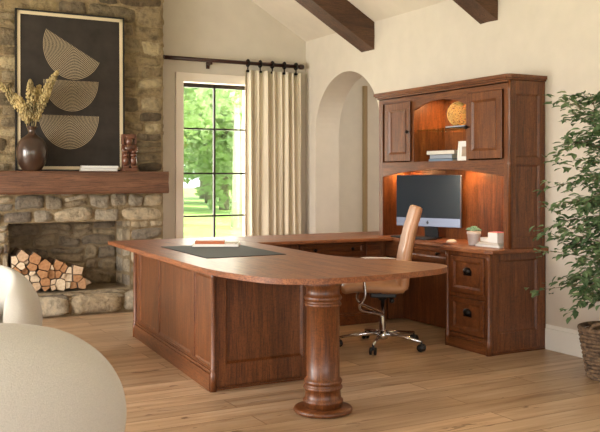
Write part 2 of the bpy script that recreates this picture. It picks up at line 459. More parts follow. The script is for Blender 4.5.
g = MB(); g.box(x0+.01, x1-.01, YB+.095, YB+.099, z0+.01, z1-.02); obj('pane', g, M['glass'], win)
# left-wall and rear-wall windows (unseen, added to bring in light)
n = 2
for a, b in LW:
    w = MB(); t = .06
    for p, q, r_, s_ in ((a, b, .35, .35+t), (a, b, 2.45-t, 2.45), (a, a+t, .35, 2.45), (b-t, b, .35, 2.45), ((a+b)/2-.02, (a+b)/2+.02, .35, 2.45)):
        w.box(XL-.16, XL-.10, p, q, r_, s_)
    struct('window_%d' % n, w, M['trim']); n += 1
for a, b in ((-2.2, -.2), (.6, 2.9)):
    w = MB(); t = .06
    for p, q, r_, s_ in ((a, b, .4, .4+t), (a, b, 2.4-t, 2.4), (a, a+t, .4, 2.4), (b-t, b, .4, 2.4), ((a+b)/2-.02, (a+b)/2+.02, .4, 2.4)):
        w.box(p, q, YR-.16, YR-.10, r_, s_)
    struct('window_%d' % n, w, M['trim']); n += 1
# rafters
for i, (ya, yb, lab) in enumerate(((7.127, 7.36, 'dark rustic ceiling beam above the arched opening, farther from the camera'), (5.316, 5.53, 'dark rustic ceiling beam near the top right, above the desk hutch'))):
    mb = MB(); x1 = XW-.002; x0 = XR+.1
    vs = []; fs = []; NS = 40
    ht = .275
    for k in range(NS+1):
        x = x1+(x0-x1)*k/NS; zt = roof_z(x)-.004
        ring = []
        for (yy, dz) in ((ya, 0), (ya, -ht*.5), (ya, -ht), ((ya+yb)/2, -ht), (yb, -ht), (yb, 0)):
            q = noise.noise(Vector((x*3, yy*9, dz*9+i*5)))*.012 if dz < 0 else 0
            ring.append((x, yy+q, zt+dz+q*.8))
        vs += ring
    for k in range(NS):
        for j in range(6):
            a = k*6+j; b = k*6+(j+1) % 6; fs.append((a, b, b+6, a+6))
    fs.append(tuple(range(6))); fs.append(tuple(NS*6+j for j in range(6)))
    mb.raw(vs, fs)
    tag(obj('ceiling_beam', mb, M['beam']), lab, 'beam', 'rustic ceiling beams')
# ------------------------------------------------------------------ stonework
def stones(name, parent, mat, mortar, fr, u0, u1, v0, v1, holes, seed, rowh, w, depth=.035, warp=.03, gap=.012, axis_n=1):
    rnd = random.Random(seed); vs = []; fs = []; tones = []
    def warpf(u, v):
        e = min(u-u0, u1-u, v-v0, v1-v); k = max(0, min(1, e/.06))
        for h in holes:
            du = max(h[0]-u, u-h[1], 0); dv = max(h[2]-v, v-h[3], 0); k = min(k, max(0, min(1, math.hypot(du, dv)/.06)))
        return (u+k*warp*noise.noise(Vector((u*4+seed, v*4, 1.3))), v+k*warp*noise.noise(Vector((u*4+seed, v*4, 7.7)))*1.3)
    def inhole(a, b, c, d):
        for h in holes:
            if a < h[1]-1e-4 and b > h[0]+1e-4 and c < h[3]-1e-4 and d > h[2]+1e-4: return h
    def add(a, b, c, d):
        if b-a < .03 or d-c < .025: return
        nu, nv = 9, 7; base = len(vs); sq = rnd.uniform(.06, .2); tone = rnd.random(); dd = depth*rnd.uniform(.6, 1.25)
        rx, ry = rnd.uniform(6, 14), rnd.uniform(6, 14); cx = [rnd.uniform(-.14, .14) for _ in range(4)]
        for j in range(nv):
            for i in range(nu):
                x = -1+2*i/(nu-1); y = -1+2*j/(nv-1)
                x = math.sin(x*PI/2)*.35+x*.65; y = math.sin(y*PI/2)*.35+y*.65
                # superellipse squeeze at the corners
                kx = (1-.10*abs(y)**4); ky = (1-sq*abs(x)**3)
                u = (a+b)/2+x*kx*(b-a)/2*(1-gap/(b-a)) + cx[0]*y*(d-c)*.4
                v = (c+d)/2+y*ky*(d-c)/2*(1-gap/(d-c)) + cx[1]*x*(d-c)*.4
                u, v = warpf(u, v)
                u = min(u1, max(u0, u)); v = min(v1, max(v0, v))
                h = dd*(1-abs(x)**rx)*(1-abs(y)**ry)+.0
                h += depth*.75*noise.noise(Vector((u*15, v*15, seed))) * (1 if h > 0 else 0)
                vs.append((u, h-.004 if h > 0 else -.01, v)); tones.append(tone)
        for j in range(nv-1):
            for i in range(nu-1):
                k = base+j*nu+i; fs.append((k, k+1, k+nu+1, k+nu))
    v = v0
    while v < v1-.02:
        hgt = rnd.uniform(*rowh)
        if v+hgt > v1-rowh[0]*.6: hgt = v1-v
        # snap rows to hole edges
        for h in holes:
            for e in (h[2], h[3]):
                if v < e-.03 and v+hgt > e-.05 : hgt = min(hgt, e-v) if e-v > .04 else hgt
        u = u0
        while u < u1-.02:
            ww = rnd.uniform(*w)*(.7+hgt*2)
            if u+ww > u1-w[0]*.7: ww = u1-u
            h = inhole(u, u+ww, v, v+hgt)
            if h:
                if u < h[0]-.02: ww = h[0]-u
                else: u = h[1]; continue
            if hgt > .13 and rnd.random() < .4:
                sp = hgt*rnd.uniform(.35, .65); add(u, u+ww, v, v+sp); add(u, u+ww*rnd.uniform(.4, .6), v+sp, v+hgt) if False else add(u, u+ww, v+sp, v+hgt)
            else: add(u, u+ww, v, v+hgt)
            u += ww
        v += hgt
    me = bpy.data.meshes.new(name); me.from_pydata([fr @ Vector(p) for p in vs], [], fs)
    # orientation: make normals point along +n
    nrm = fr.to_3x3() @ Vector((0, 1, 0))
    bm = bmesh.new(); bm.from_mesh(me)
    for f in bm.faces:
        f.smooth = True
        if f.normal.dot(nrm) < 0: f.normal_flip()
    inv = world_of(parent).inverted(); bmesh.ops.transform(bm, matrix=inv, verts=bm.verts)
    bm.to_mesh(me); bm.free()
    at = me.attributes.new('tone', 'FLOAT', 'POINT'); at.data.foreach_set('value', tones)
    me.materials.append(mat)
    o = bpy.data.objects.new(name, me); C.objects.link(o); o.parent = parent; return o
FY = 8.30           # chimney face
fp = thing('fireplace', 'fieldstone fireplace with open firebox and thick wooden mantel', 'fireplace', (2.03, FY, 0))
BX0, BX1 = 1.12, 2.945
FX0, FX1, FZ1 = 1.425, 2.60, .872
mb = MB()   # solid backing masonry around the firebox
mb.box(BX0, FX0, FY, YB-.002, 0, roof_z(BX0)-.02); 
mb.raw([(FX0, FY, FZ1), (BX1, FY, FZ1), (BX1, FY, roof_z(BX1)-.02), (FX0, FY, roof_z(FX0)-.02), (FX0, YB-.002, FZ1), (BX1, YB-.002, FZ1), (BX1, YB-.002, roof_z(BX1)-.02), (FX0, YB-.002, roof_z(FX0)-.02)],
       [(0,1,2,3), (4,5,6,7), (0,1,5,4), (1,2,6,5), (2,3,7,6), (3,0,4,7)])
mb.box(FX1, BX1, FY, YB-.002, 0, FZ1)
breast = obj('chimney_breast', mb, M['mortar'], fp)
frF = frame((0, FY, 0), (1, 0, 0), (0, -1, 0))
stones('upper_stonework', breast, M['stone_up'], None, frF, BX0, BX1, 1.36, 4.9, [], 3, (.06, .19), (.20, .52), .024, .03, .007)
stones('lower_stonework', breast, M['stone_low'], None, frF, BX0, BX1, .2, 1.36, [(FX0, FX1, 0, FZ1)], 5, (.07, .18), (.16, .42), .032, .035, .008)
# right return of the breast
frS = frame((BX1, 0, 0), (0, 1, 0), (1, 0, 0))
stones('side_stonework', breast, M['stone_up'], None, frS, FY, YB-.01, .0, 3.9, [], 9, (.08, .18), (.2, .3), .02)
# firebox
FD = 8.78
mb = MB(); mb.box(FX0-.1, FX1+.1, FD, FD+.08, 0, 1.0); mb.box(FX1, FX1+.1, YB, FD, 0, 1.0); mb.box(FX0-.1, FX0, YB, FD, 0, 1.0)
mb.box(FX0-.1, FX1+.1, FY+.12, FD+.08, .92, 1.0); mb.box(FX0, FX1, FY+.01, FD, 0, .2)
fb = obj('firebox', mb, M['mortar_in'], fp)
stones('back_stonework', fb, M['stone_in'], None, frame((0, FD, 0), (1, 0, 0), (0, -1, 0)), FX0, FX1, .2, .95, [], 12, (.08, .18), (.16, .40), .035, .05, .009)
stones('cheek_stonework', fb, M['stone_low'], None, frame((FX1, 0, 0), (0, 1, 0), (-1, 0, 0)), FY, FD, .2, .9, [], 14, (.12, .2), (.2, .3), .018, .02)
stones('cheek_stonework', fb, M['stone_in'], None, frame((FX0, 0, 0), (0, 1, 0), (1, 0, 0)), FY, FD, .2, .9, [], 15, (.12, .2), (.2, .3), .018, .02)
# hearth slab
HY = 8.03
mb = MB(); mb.box(BX0-.05, BX1+.02, HY+.03, FY, 0, .17, .01)
he = obj('hearth', mb, M['mortar'], fp)
stones('front_stonework', he, M['stone_low'], None, frame((0, HY+.03, 0), (1, 0, 0), (0, -1, 0)), BX0-.05, BX1+.02, 0, .2, [], 22, (.18, .22), (.3, .5), .05, .015, .01)
# hearth top stones (frame: u=x, v=y, n=z)
mT = Matrix(((1, 0, 0, 0), (0, 0, 1, 0), (0, 1, 0, .165), (0, 0, 0, 1)))
stones('top_stonework', he, M['stone_low'], None, mT, BX0-.05, BX1+.02, HY, FY+.02, [], 25, (.13, .29), (.3, .5), .026, .015, .01)
# mantel beam
MX0, MX1, MZ0, MZ1, MY = 1.06, 2.875, 1.150, 1.364, 7.93
mb = MB(); t = bmesh.new()
NS = 30; vs = []; fs = []
for k in range(NS+1):
    x = MX0+(MX1-MX0)*k/NS; ring = []
    for yy, zz in ((FY-.0, MZ1), (MY+.015, MZ1), (MY, MZ1-.015), (MY, (MZ0+MZ1)/2), (MY, MZ0+.02), (MY+.02, MZ0), (FY, MZ0)):
        q = noise.noise(Vector((x*5, zz*8, 3)))*.008 if yy < FY-.1 and zz < MZ1-.001 else 0
        ring.append((x+(.012*noise.noise(Vector((zz*9, 1, 1))) if k in (0, NS) else 0), yy+q, zz))
    vs += ring
for k in range(NS):
    for j in range(7):
        a = k*7+j; b = k*7+(j+1) % 7; fs.append((a, b, b+7, a+7))
fs += [tuple(range(7)), tuple(NS*7+j for j in range(7))]
mb.raw(vs, fs); o = obj('mantel_beam', mb, M['mantel'], fp); o['label'] = 'thick rustic wooden mantel beam'
# ------------------------------------------------------------------ things on the mantel
ZM = MZ1+.001
# framed print leaning on the breast
fx0, fx1, fz0, fz1 = 1.475, 2.515, ZM, 2.885
art = thing('framed_print', 'large framed print of three striped half discs on black, leaning above the mantel', 'picture', ((fx0+fx1)/2, 8.215, ZM))
lean = math.atan2(.02, fz1-fz0)
art.rotation_euler = (-lean, 0, 0)
W2, HH = (fx1-fx0)/2, fz1-fz0
mb = MB(); fw, fd = .016, .035
for a in ((-W2, W2, 0, fw), (-W2, W2, HH-fw, HH), (-W2, -W2+fw, 0, HH), (W2-fw, W2, 0, HH)): mb.box(a[0], a[1], -.02, fd-.02, a[2], a[3])
obj('frame', mb, M['frame_black'], art, True)
mb = MB(); l0, l1 = fw, fw+.03
for a in ((-W2+l0, W2-l0, l0, l1), (-W2+l0, W2-l0, HH-l1, HH-l0), (-W2+l0, -W2+l1, l0, HH-l0), (W2-l1, W2-l0, l0, HH-l0)): mb.box(a[0], a[1], -.012, .01, a[2], a[3])
obj('liner', mb, M['liner'], art, True)
mb = MB(); mb.box(-W2+l1, W2-l1, -.004, .008, l1, HH-l1); obj('print', mb, M['art'], art, True)
mb = MB()
def halfdisc(cx, cz, rad, rot, n=22):
    for k in range(1, n+1):
        r0 = rad*k/n; r1 = r0-rad/n*.42
        vs = []; fs = []; m = 36
        for i in range(m+1):
            a = PI+PI*i/m+rot
            vs += [(cx+r0*math.cos(a), -.0055, cz+r0*math.sin(a)*1.13), (cx+r1*math.cos(a), -.0055, cz+r1*math.sin(a)*1.13)]
            if i: fs.append((2*i-2, 2*i-1, 2*i+1, 2*i))
        mb.raw(vs, fs)
# centres given in print coordinates
halfdisc(.02, 1.205, .285, R(-27)); halfdisc(.0, .872, .262, 0); halfdisc(-.02, .535, .285, 0)
obj('striped_half_discs', mb, M['artline'], art, True)
# vase
vx, vy = 1.590, 8.035
vase = thing('vase', 'round dark brown glazed vase holding dried plumes on the mantel', 'vase', (vx, vy, ZM))
mb = MB(); prof = [(0, 0), (.075, 0), (.085, .01), (.120, .07), (.138, .15), (.133, .22), (.105, .285), (.055, .325), (.036, .345), (.033, .375), (.045, .40), (.047, .408), (.038, .405), (.028, .37), (.02, .33), (0, .33)]
pr = catmull([(a, b, 0) for a, b in prof[1:14]], 4)
mb.lathe([(0, 0)]+[(p.x, p.y) for p in pr]+[(0, .33)], seg=40); obj('body', mb, M['vase'], vase, True)
plumes = [(-.31, .66), (-.03, .70), (.07, .66), (.235, .80), (.16, .62), (-.17, .56)]
for k, (dx, top) in enumerate(plumes):
    pl = thing('dried_plume', ['dried beige plume leaning farthest left in the brown vase', 'upright dried plume left of centre in the brown vase', 'upright dried plume right of centre in the brown vase', 'tallest dried plume leaning right in the brown vase', 'short dried plume between the two right ones in the vase', 'short dried plume low on the left of the vase'][k], 'dried flower', (vx, vy, ZM+.34), 0, 'dried plumes in the vase')
    dy = random.Random(k).uniform(-.08, .0)
    pts = [Vector((dx*.08*(1+0*t), dy*.1, 0)).lerp(Vector((dx, dy, top-.20)), t) + Vector((-dx*.25*math.sin(t*PI)*.6, 0, .03*math.sin(t*PI))) for t in [i/8 for i in range(9)]]
    mb = MB(); mb.tube([p for p in pts], .0025, 6); obj('stalk', mb, M['pampas'], pl, True)
    mb = MB(); rnd = random.Random(40+k)
    for q in range(420):
        t = .24+.72*rnd.random(); i = min(7, int(t*8)); p = pts[i].lerp(pts[i+1], t*8-i)
        rad = .043*math.sin(min(1, (1-t)*2.2+.12)*PI/2)*(.6+.4*min(1, (t-.2)*3))
        a = rnd.random()*2*PI; rr = rad*math.sqrt(rnd.random())
        d = (pts[i+1]-pts[i]).normalized()
        s1 = d.cross(Vector((0, 1, 0))).normalized()
        c = p+s1*rr*math.cos(a)+Vector((0, 1, 0))*rr*math.sin(a)
        mb.sphere(c, rnd.uniform(.005, .0105), u=5, v=4, sc=(1, 1, 1.5))
    obj('plume', mb, M['pampas'], pl, True)
# white books right of the print bottom
def book(name, label, x0, x1, y0, y1, z0, z1, cover, page, rz=0, group=None, open_side='y-', cat='book', spine='x-'):
    cx, cy = (x0+x1)/2, (y0+y1)/2
    t = thing(name, label, cat, (cx, cy, z0), rz, group)
    a, b, h = (x1-x0)/2, (y1-y0)/2, z1-z0; c = min(.0025, h*.18)
    mb = MB(); mb.box(-a, a, -b, b, 0, c, .0006); mb.box(-a, a, -b, b, h-c, h, .0006)
    if spine == 'x-': mb.box(-a, -a+c, -b, b, 0, h, .0006)
    elif spine == 'y-': mb.box(-a, a, -b, -b+c, 0, h, .0006)
    obj('cover', mb, cover, t, True)
    mb = MB()
    if spine == 'x-': mb.box(-a+c, a-.004, -b+.004, b-.004, c, h-c)
    else: mb.box(-a+.004, a-.004, -b+c, b-.004, c, h-c)
    obj('pages', mb, page, t, True); return t
book('book', 'white book lying flat on the mantel, lower of the two', 2.05, 2.40, 8.06, 8.15, ZM, ZM+.028, M['paper'], M['page'], spine='y-', group='white books on the mantel')
book('book', 'white book lying flat on the mantel, upper of the two', 2.06, 2.41, 8.065, 8.148, ZM+.029, ZM+.053, M['paper'], M['page'], spine='y-', group='white books on the mantel')
# carved figurine
fg = thing('carved_figurine', 'reddish brown carved wooden seated figure at the right end of the mantel', 'figurine', (2.520, 8.075, ZM))
mb = MB()
mb.box(-.075, .075, -.05, .05, 0, .03, .006)
for s in (-1, 1):
    mb.box(s*.04-.030, s*.04+.030, -.045, .02, .03, .055, .008)
    mb.sphere((s*.038, -.012, .105), .038, sc=(.95, .95, 1.35)); mb.sphere((s*.037, -.02, .158), .034, sc=(1.0, 1, .62))
    mb.sphere((s*.042, -.022, .19), .03, sc=(1.1, 1, .6))
    mb.tube([(s*.062, 0, .25), (s*.07, -.015, .21), (s*.045, -.04, .185)], .016, 10)
    mb.box(s*.062-.012, s*.062+.012, -.012, .03, .262, .345, .006)
mb.sphere((0, 0, .225), .052, sc=(1.1, .8, .9)); mb.sphere((0, -.005, .292), .04, sc=(.95, .9, 1.15))
mb.box(-.072, .072, -.005, .035, .335, .362, .007); mb.box(-.045, .045, -.036, .03, .318, .35, .007)
mb.box(-.007, .007, -.05, -.03, .282, .302, .003); mb.box(-.05, .05, -.03, .03, .2, .207, .002)
mb.box(-.066, .066, .0, .04, .03, .27, .01)
for s in (-1, 1): mb.sphere((s*.016, -.038, .304), .006, u=8, v=6)
mb.box(-.014, .014, -.041, -.034, .268, .273, .001); obj('body', mb, M['carved'], fg, True)
# ------------------------------------------------------------------ firewood
raw = [(85,90,25),(135,68,28),(205,80,26),(65,120,22),(125,118,26),(155,98,20),(188,122,24),(90,155,28),(152,152,22),(188,165,18),(160,195,22),(215,198,26),(218,234,24),(268,122,28),(312,133,15),(255,168,27),(308,172,25),(272,212,27),(272,243,18),(318,215,18),(352,118,25),(382,135,22),(418,150,19),(352,170,22),(378,184,18),(412,192,24),(462,148,26),(460,190,25),(365,227,28),(407,227,20),(490,222,24),(525,218,18),(65,190,24),(110,195,24),(85,225,26),(130,232,24),(175,236,22),(322,243,16),(446,232,20)]
rounds = {6, 9, 22, 23, 24}
LY = 8.27
pl = [(*bY(a/6, 245+b/6+1.2, LY), c/6*LY*1.19/F*1.12) for a, b, c in raw]
HT = .2135
order = sorted(range(len(pl)), key=lambda i: (round(pl[i][1]/.085), pl[i][0]))
rows = {}
for i in order: rows.setdefault(round(pl[i][1]/.085), []).append(i)
rk = sorted(rows)
ordn = ['first', 'second', 'third', 'fourth', 'fifth', 'sixth', 'seventh', 'eighth', 'ninth', 'tenth', 'eleventh', 'twelfth', 'thirteenth', 'fourteenth', 'fifteenth', 'sixteenth']
rown = ['bottom layer', 'second layer up', 'third layer up', 'fourth layer up', 'fifth layer up', 'topmost layer', 'topmost layer', 'topmost layer']
lrnd = random.Random(5)
for i, (x, z, r) in enumerate(pl):
    n = 16 if i in rounds else lrnd.choice([5, 3, 5, 4, 4]); ph = lrnd.random()*PI
    poly = [(x+r*math.cos(ph+2*PI*k/n)*(1.0 if i in rounds else 1.2), z+r*math.sin(ph+2*PI*k/n)*(1.0 if i in rounds else 1.2)) for k in range(n)]
    def clip(poly, nx, nz, d):   # keep nx*x+nz*z <= d
        out = []
        for k in range(len(poly)):
            a, b = poly[k], poly[(k+1) % len(poly)]; da = nx*a[0]+nz*a[1]-d; db = nx*b[0]+nz*b[1]-d
            if da <= 0: out.append(a)
            if da*db < 0: t = da/(da-db); out.append((a[0]+(b[0]-a[0])*t, a[1]+(b[1]-a[1])*t))
        return out
    for j, (x2, z2, r2) in enumerate(pl):
        if j == i: continue
        dx, dz = x2-x, z2-z; d = math.hypot(dx, dz)
        if d < r+r2+.02:
            w_ = d/2+(r*r-r2*r2)/(2*d)-.0035; poly = clip(poly, dx/d, dz/d, dx/d*x+dz/d*z+w_)
    poly = clip(poly, 0, -1, -HT); poly = clip(poly, -1, 0, -(FX0+.025))
    if len(poly) < 3: continue
    row = [q for q in rk if i in rows[q]][0]; ri = rk.index(row); pi_ = rows[row].index(i)
    ff = LY+lrnd.uniform(-.025, .03); ln = lrnd.uniform(.26, .33)
    bm = bmesh.new(); cx = sum(p[0] for p in poly)/len(poly); cz = min(p[1] for p in poly)
    a = [bm.verts.new((p[0]-cx, 0, p[1]-cz)) for p in poly]; b = [bm.verts.new((p[0]-cx, ln, p[1]-cz)) for p in poly]
    f0 = bm.faces.new(a); f1 = bm.faces.new(b[::-1]); m = len(poly)
    for k in range(m): bm.faces.new((a[k], b[k], b[(k+1) % m], a[(k+1) % m])).material_index = 1
    bmesh.ops.bevel(bm, geom=list(f0.edges), offset=.002, segments=1, affect='EDGES')
    bmesh.ops.recalc_face_normals(bm, faces=bm.faces)
    me = bpy.data.meshes.new('log'); bm.to_mesh(me); bm.free(); me.materials.append(M['log_end']); me.materials.append(M['log_bark'])
    o = bpy.data.objects.new('firewood_log', me); C.objects.link(o); o.location = (cx, ff, cz)
    tag(o, '%s firewood log, %s from left in the %s' % ('round' if i in rounds else 'split', ordn[pi_], rown[ri]), 'firewood', 'firewood stacked in the fireplace')
# ------------------------------------------------------------------ curtain and rod
RY, RZ = YB-.10, 2.56
rod = thing('curtain_rod', 'dark wooden curtain rod with round finial above the window', 'curtain rod', (3.85, RY, RZ))
mb = MB(); mb.cyl((3.00, RY, RZ), (4.625, RY, RZ), .021, 16); obj('pole', mb, M['rod'], rod)
mb = MB(); mb.cyl((2.975, RY, RZ), (3.01, RY, RZ), .027, 16); o = obj('finial', mb, M['rod'], rod)
mb = MB(); mb.cyl((4.62, RY, RZ), (4.665, RY, RZ), .028, 16); o = obj('finial', mb, M['rod'], rod)
for x in (3.54,):
    mb = MB(); mb.box(x-.012, x+.012, RY-.01, YB-.001, RZ-.045, RZ-.02, .003); mb.box(x-.02, x+.02, YB-.012, YB-.001, RZ-.08, RZ+.02, .003); obj('bracket', mb, M['rod'], rod)
cur = thing('curtain', 'cream linen curtain hanging in deep folds right of the window', 'curtain', (4.35, RY, .02))
CX0, CX1 = 3.95, 4.645
mb = MB(); vs = []; fs = []; NU, NV = 260, 24
for j in range(NV+1):
    v = j/NV; z = .02+(2.485-.02)*v
    for i in range(NU+1):
        u = i/NU; x = CX0+(CX1-CX0)*u + .012*math.sin(u*40+v*2)*(1-v) - .02*(1-v)**2*(.5-u)*0
        amp = .052*(.75+.35*math.sin(u*17+1.3))
        ph = u*2*PI*8+.8*math.sin(u*9)+.35*math.sin(v*2.2+u*6)
        amp *= 1.15; yv = RY+amp*math.sin(ph)*(1-.3*v)+.01*math.sin(ph*2.3+v*3)
        if v > .985: yv = RY+(yv-RY)*.9
        vs.append((x, yv, z))
for j in range(NV):
    for i in range(NU): k = j*(NU+1)+i; fs.append((k, k+1, k+NU+2, k+NU+1))
mb.raw(vs, fs, smooth=True)
co = obj('panel', mb, M['curtain'], cur); md = co.modifiers.new('s', 'SOLIDIFY'); md.thickness = .003
for k in range(5):
    x = 3.975+k*.15
    mb = MB(); mb.tube([(x, RY+.034*math.cos(a), RZ+.034*math.sin(a)) for a in [2*PI*q/20 for q in range(20)]], .011, 8, closed=True)
    mb.box(x-.006, x+.006, RY-.006, RY+.006, RZ-.085, RZ-.03, .002); mb.box(x-.018, x+.018, RY-.012, RY+.012, RZ-.10, RZ-.075, .003)
    obj('curtain_ring', mb, M['bronze'], cur)
# ------------------------------------------------------------------ desk suite
ZT, TT = .772, .032          # top height, thickness
def edge_profile_top(mb, poly): mb.prism(poly, ZT-TT, ZT, .009, seg=3)
# peninsula desk
desk = thing('peninsula_desk', 'large reddish oak desk with long rounded top, panelled side and fluted column', 'desk', (2.6, 5.6, 0))
K = .98
rn = catmull([(1.900, 4.60), (1.935, 4.30), (2.02, 4.02), (2.16, 3.895), (2.36, 3.845), (2.70, 3.86), (3.04, 3.93), (3.20, 4.02), (3.265, 4.15), (3.24, 4.31), (3.165, 4.50), (3.07, 4.68), (2.985, 4.90), (2.965, 5.15), (2.98, 5.40), (2.995, 5.70)], 6)
poly = [(1.955, 6.0)]+[(p[0], p[1]) for p in [Vector((a.x, a.y)) for a in [q.to_3d() for q in rn]]]+[(3.02, 6.27), (3.02, 7.03), (2.01, 7.03)]
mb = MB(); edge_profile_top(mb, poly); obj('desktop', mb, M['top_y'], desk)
A, B = Vector((2.035, 4.80, 0)), Vector((2.185, 6.75, 0)); Lh = (B-A).length
u = (B-A).normalized(); nn = Vector((-u.y, u.x, 0))     # outward to the left
BT = ZT-TT-.001
# inner carcass
mb = MB(); mb.prism([(2.06, 4.825), (2.725, 4.825), (2.725, 6.73), (2.205, 6.73)], .02, BT); obj('carcass', mb, M['oak_z'], desk)
fl = frame(A, u, nn)
def panelled(parent, fr, L, cols, rails, post=.045, plinth=.11, thick=.016, mats=('oak_z', 'oak_y'), z1=None, top=.02):
    """frame-and-panel face: fr frame(u, n, z); cols = [(u0,u1)] panel spans; rails=(zb, zt)"""
    z1 = z1 or BT; zb, zt = rails
    s = MB(); e = 0
    edges = [0]+[q for c in cols for q in c]+[L]
    for a, b in zip(edges[0::2], edges[1::2]): s.box(a, b, 0, thick, plinth, z1, .0015, M4=fr)
    for a, b in cols:
        s.box(a, b, 0, thick, plinth, zb, .0015, M4=fr); s.box(a, b, 0, thick, zt, z1, .0015, M4=fr)
    obj('panel_frame', s, M[mats[0]], parent)
    for a, b in cols:
        p = MB(); p.box(a, b, 0, .006, zb, zt, M4=fr)
        p.moulding(a, b, zb, zt, .014, thick-.003, .007, M4=fr)
        obj('panel', p, M['oak_z'], parent)
def plinthb(parent, fr, a, b, h=.11, d=.036):
    s = MB(); s.box(a, b, 0, d, 0, h-.02, .002, M4=fr); s.box(a, b, 0, d-.006, h-.02, h, .005, M4=fr); s.box(a, b, 0, d-.014, h, h+.01, .004, M4=fr); return obj('plinth', s, M['oak_y'], parent)
def upx(px):
    k = (px-300)/F; d = Vector((k*ct+st_, -k*st_+ct)); a = Vector((A.x, A.y))+Vector((nn.x, nn.y))*.02; w_ = Vector((u.x, u.y))
    return (d.x*a.y-d.y*a.x)/(d.y*w_.x-d.x*w_.y)
panelled(desk, fl, Lh, [(upx(211.5), upx(193.5)), (upx(189.5), upx(158)), (upx(154.5), upx(139))], (.145, .69), plinth=.09)
plinthb(desk, fl, -.0, Lh+.0, .125)
fE = frame((2.725, 4.80, 0), (-1, 0, 0), (0, -1, 0)); LE = 2.725-2.035
fE = frame((2.035, 4.825, 0), (1, 0, 0), (0, -1, 0))
panelled(desk, fE, LE, [(.075, LE-.075)], (.155, .70), plinth=.02, thick=.024)
plinthb(desk, fE, .0, LE, .03, .03)
# corner posts with reeding
def corner_post(parent, x, y, r=.022, z0=.0, z1=None):
    s = MB(); z1 = z1 or BT
    prof = [(0, z0), (r+.006, z0), (r+.006, .11), (r, .12), (r+.004, .13), (r, .14), (r, z1-.05), (r+.004, z1-.04), (r, z1-.03), (r, z1), (0, z1)]
    s.lathe(prof, x, y, 20)
    return obj('corner_post', s, M['oak_z'], parent)
corner_post(desk, 2.022, 4.792, .015); corner_post(desk, 2.168, 6.765, .02); corner_post(desk, 2.735, 4.80, .016)
# column
cx, cy = 2.385, 4.09
mb = MB(); mb.lathe([(0, .001), (.148, .001), (.160, .006), (.165, .016), (.160, .027), (.148, .032), (0, .032)], cx, cy, 56)
colb = MB()
pr = [(0, .03), (.104, .03), (.105, .055), (.112, .062), (.112, .072), (.101, .08), (.098, .125), (.106, .131), (.110, .140), (.106, .149), (.097, .155), (.105, .165), (.108, .175), (.102, .186), (.0925, .194),
      (.092, .30), (.092, .585), (.100, .591), (.104, .60), (.100, .609), (.092, .615), (.101, .625), (.107, .636), (.101, .647), (.093, .655), (.093, .69), (.103, .70), (.108, .712), (.105, BT), (0, BT)]
colb.lathe(pr, cx, cy, 56)
co = obj('column', colb, M['oak_z'], desk); obj('base_disc', mb, M['oak_x'], co)
# desk pad, tray, notebook
pad = MB()
padpoly = [(2.02, 5.28), (2.70, 5.87), (2.92, 6.0), (2.52, 6.42), (2.21, 6.34), (2.06, 5.7)]
def bz(px, py, Z):
    z = F*(H-Z)/(py-HZ); xc = (px-300)/F*z; return (xc*ct+z*st_, -xc*st_+z*ct)
ZP = ZT+.004
pp = [bz(161, 246.5, ZP), bz(207, 258.0, ZP), bz(286, 254.0, ZP), bz(236, 243.8, ZP)]
pad.prism(pp, ZT+.0005, ZP, .0012, seg=1)
tag(obj('desk_pad', pad, M['pad']), 'dark grey leather desk pad on the reddish oak desk', 'desk pad')
tr0 = bz(216.5, 245.4, ZP); 
trc = Vector((*tr0, ZP+.0005)); tr = thing('paper_tray', 'shallow white tray on the dark desk pad', 'tray', trc, -TH+R(2))
mb = MB(); a, b = .175, .14
mb.box(-a, a, -b, b, 0, .004, .001)
for q in ((-a, a, -b, -b+.006), (-a, a, b-.006, b), (-a, -a+.006, -b, b), (a-.006, a, -b, b)): mb.box(*q, .003, .020, .001)
obj('body', mb, M['white'], tr, True)
nb = book('notebook', 'tan leather notebook lying in the white tray', 0, .225, 0, .17, ZP+.0050, ZP+.040, M['tan_cover'], M['page'], -TH+R(2), cat='notebook', spine='y-')
nb.location = (trc.x-.042, trc.y+.02, ZP+.0050)
pn = MB(); pn.cyl((trc.x+.085, trc.y-.13, ZP+.009), (trc.x+.155, trc.y-.03, ZP+.009), .0035, 8)
tag(obj('pen', pn, M['silver']), 'slim silver pen lying in the white tray beside the notebook', 'pen')
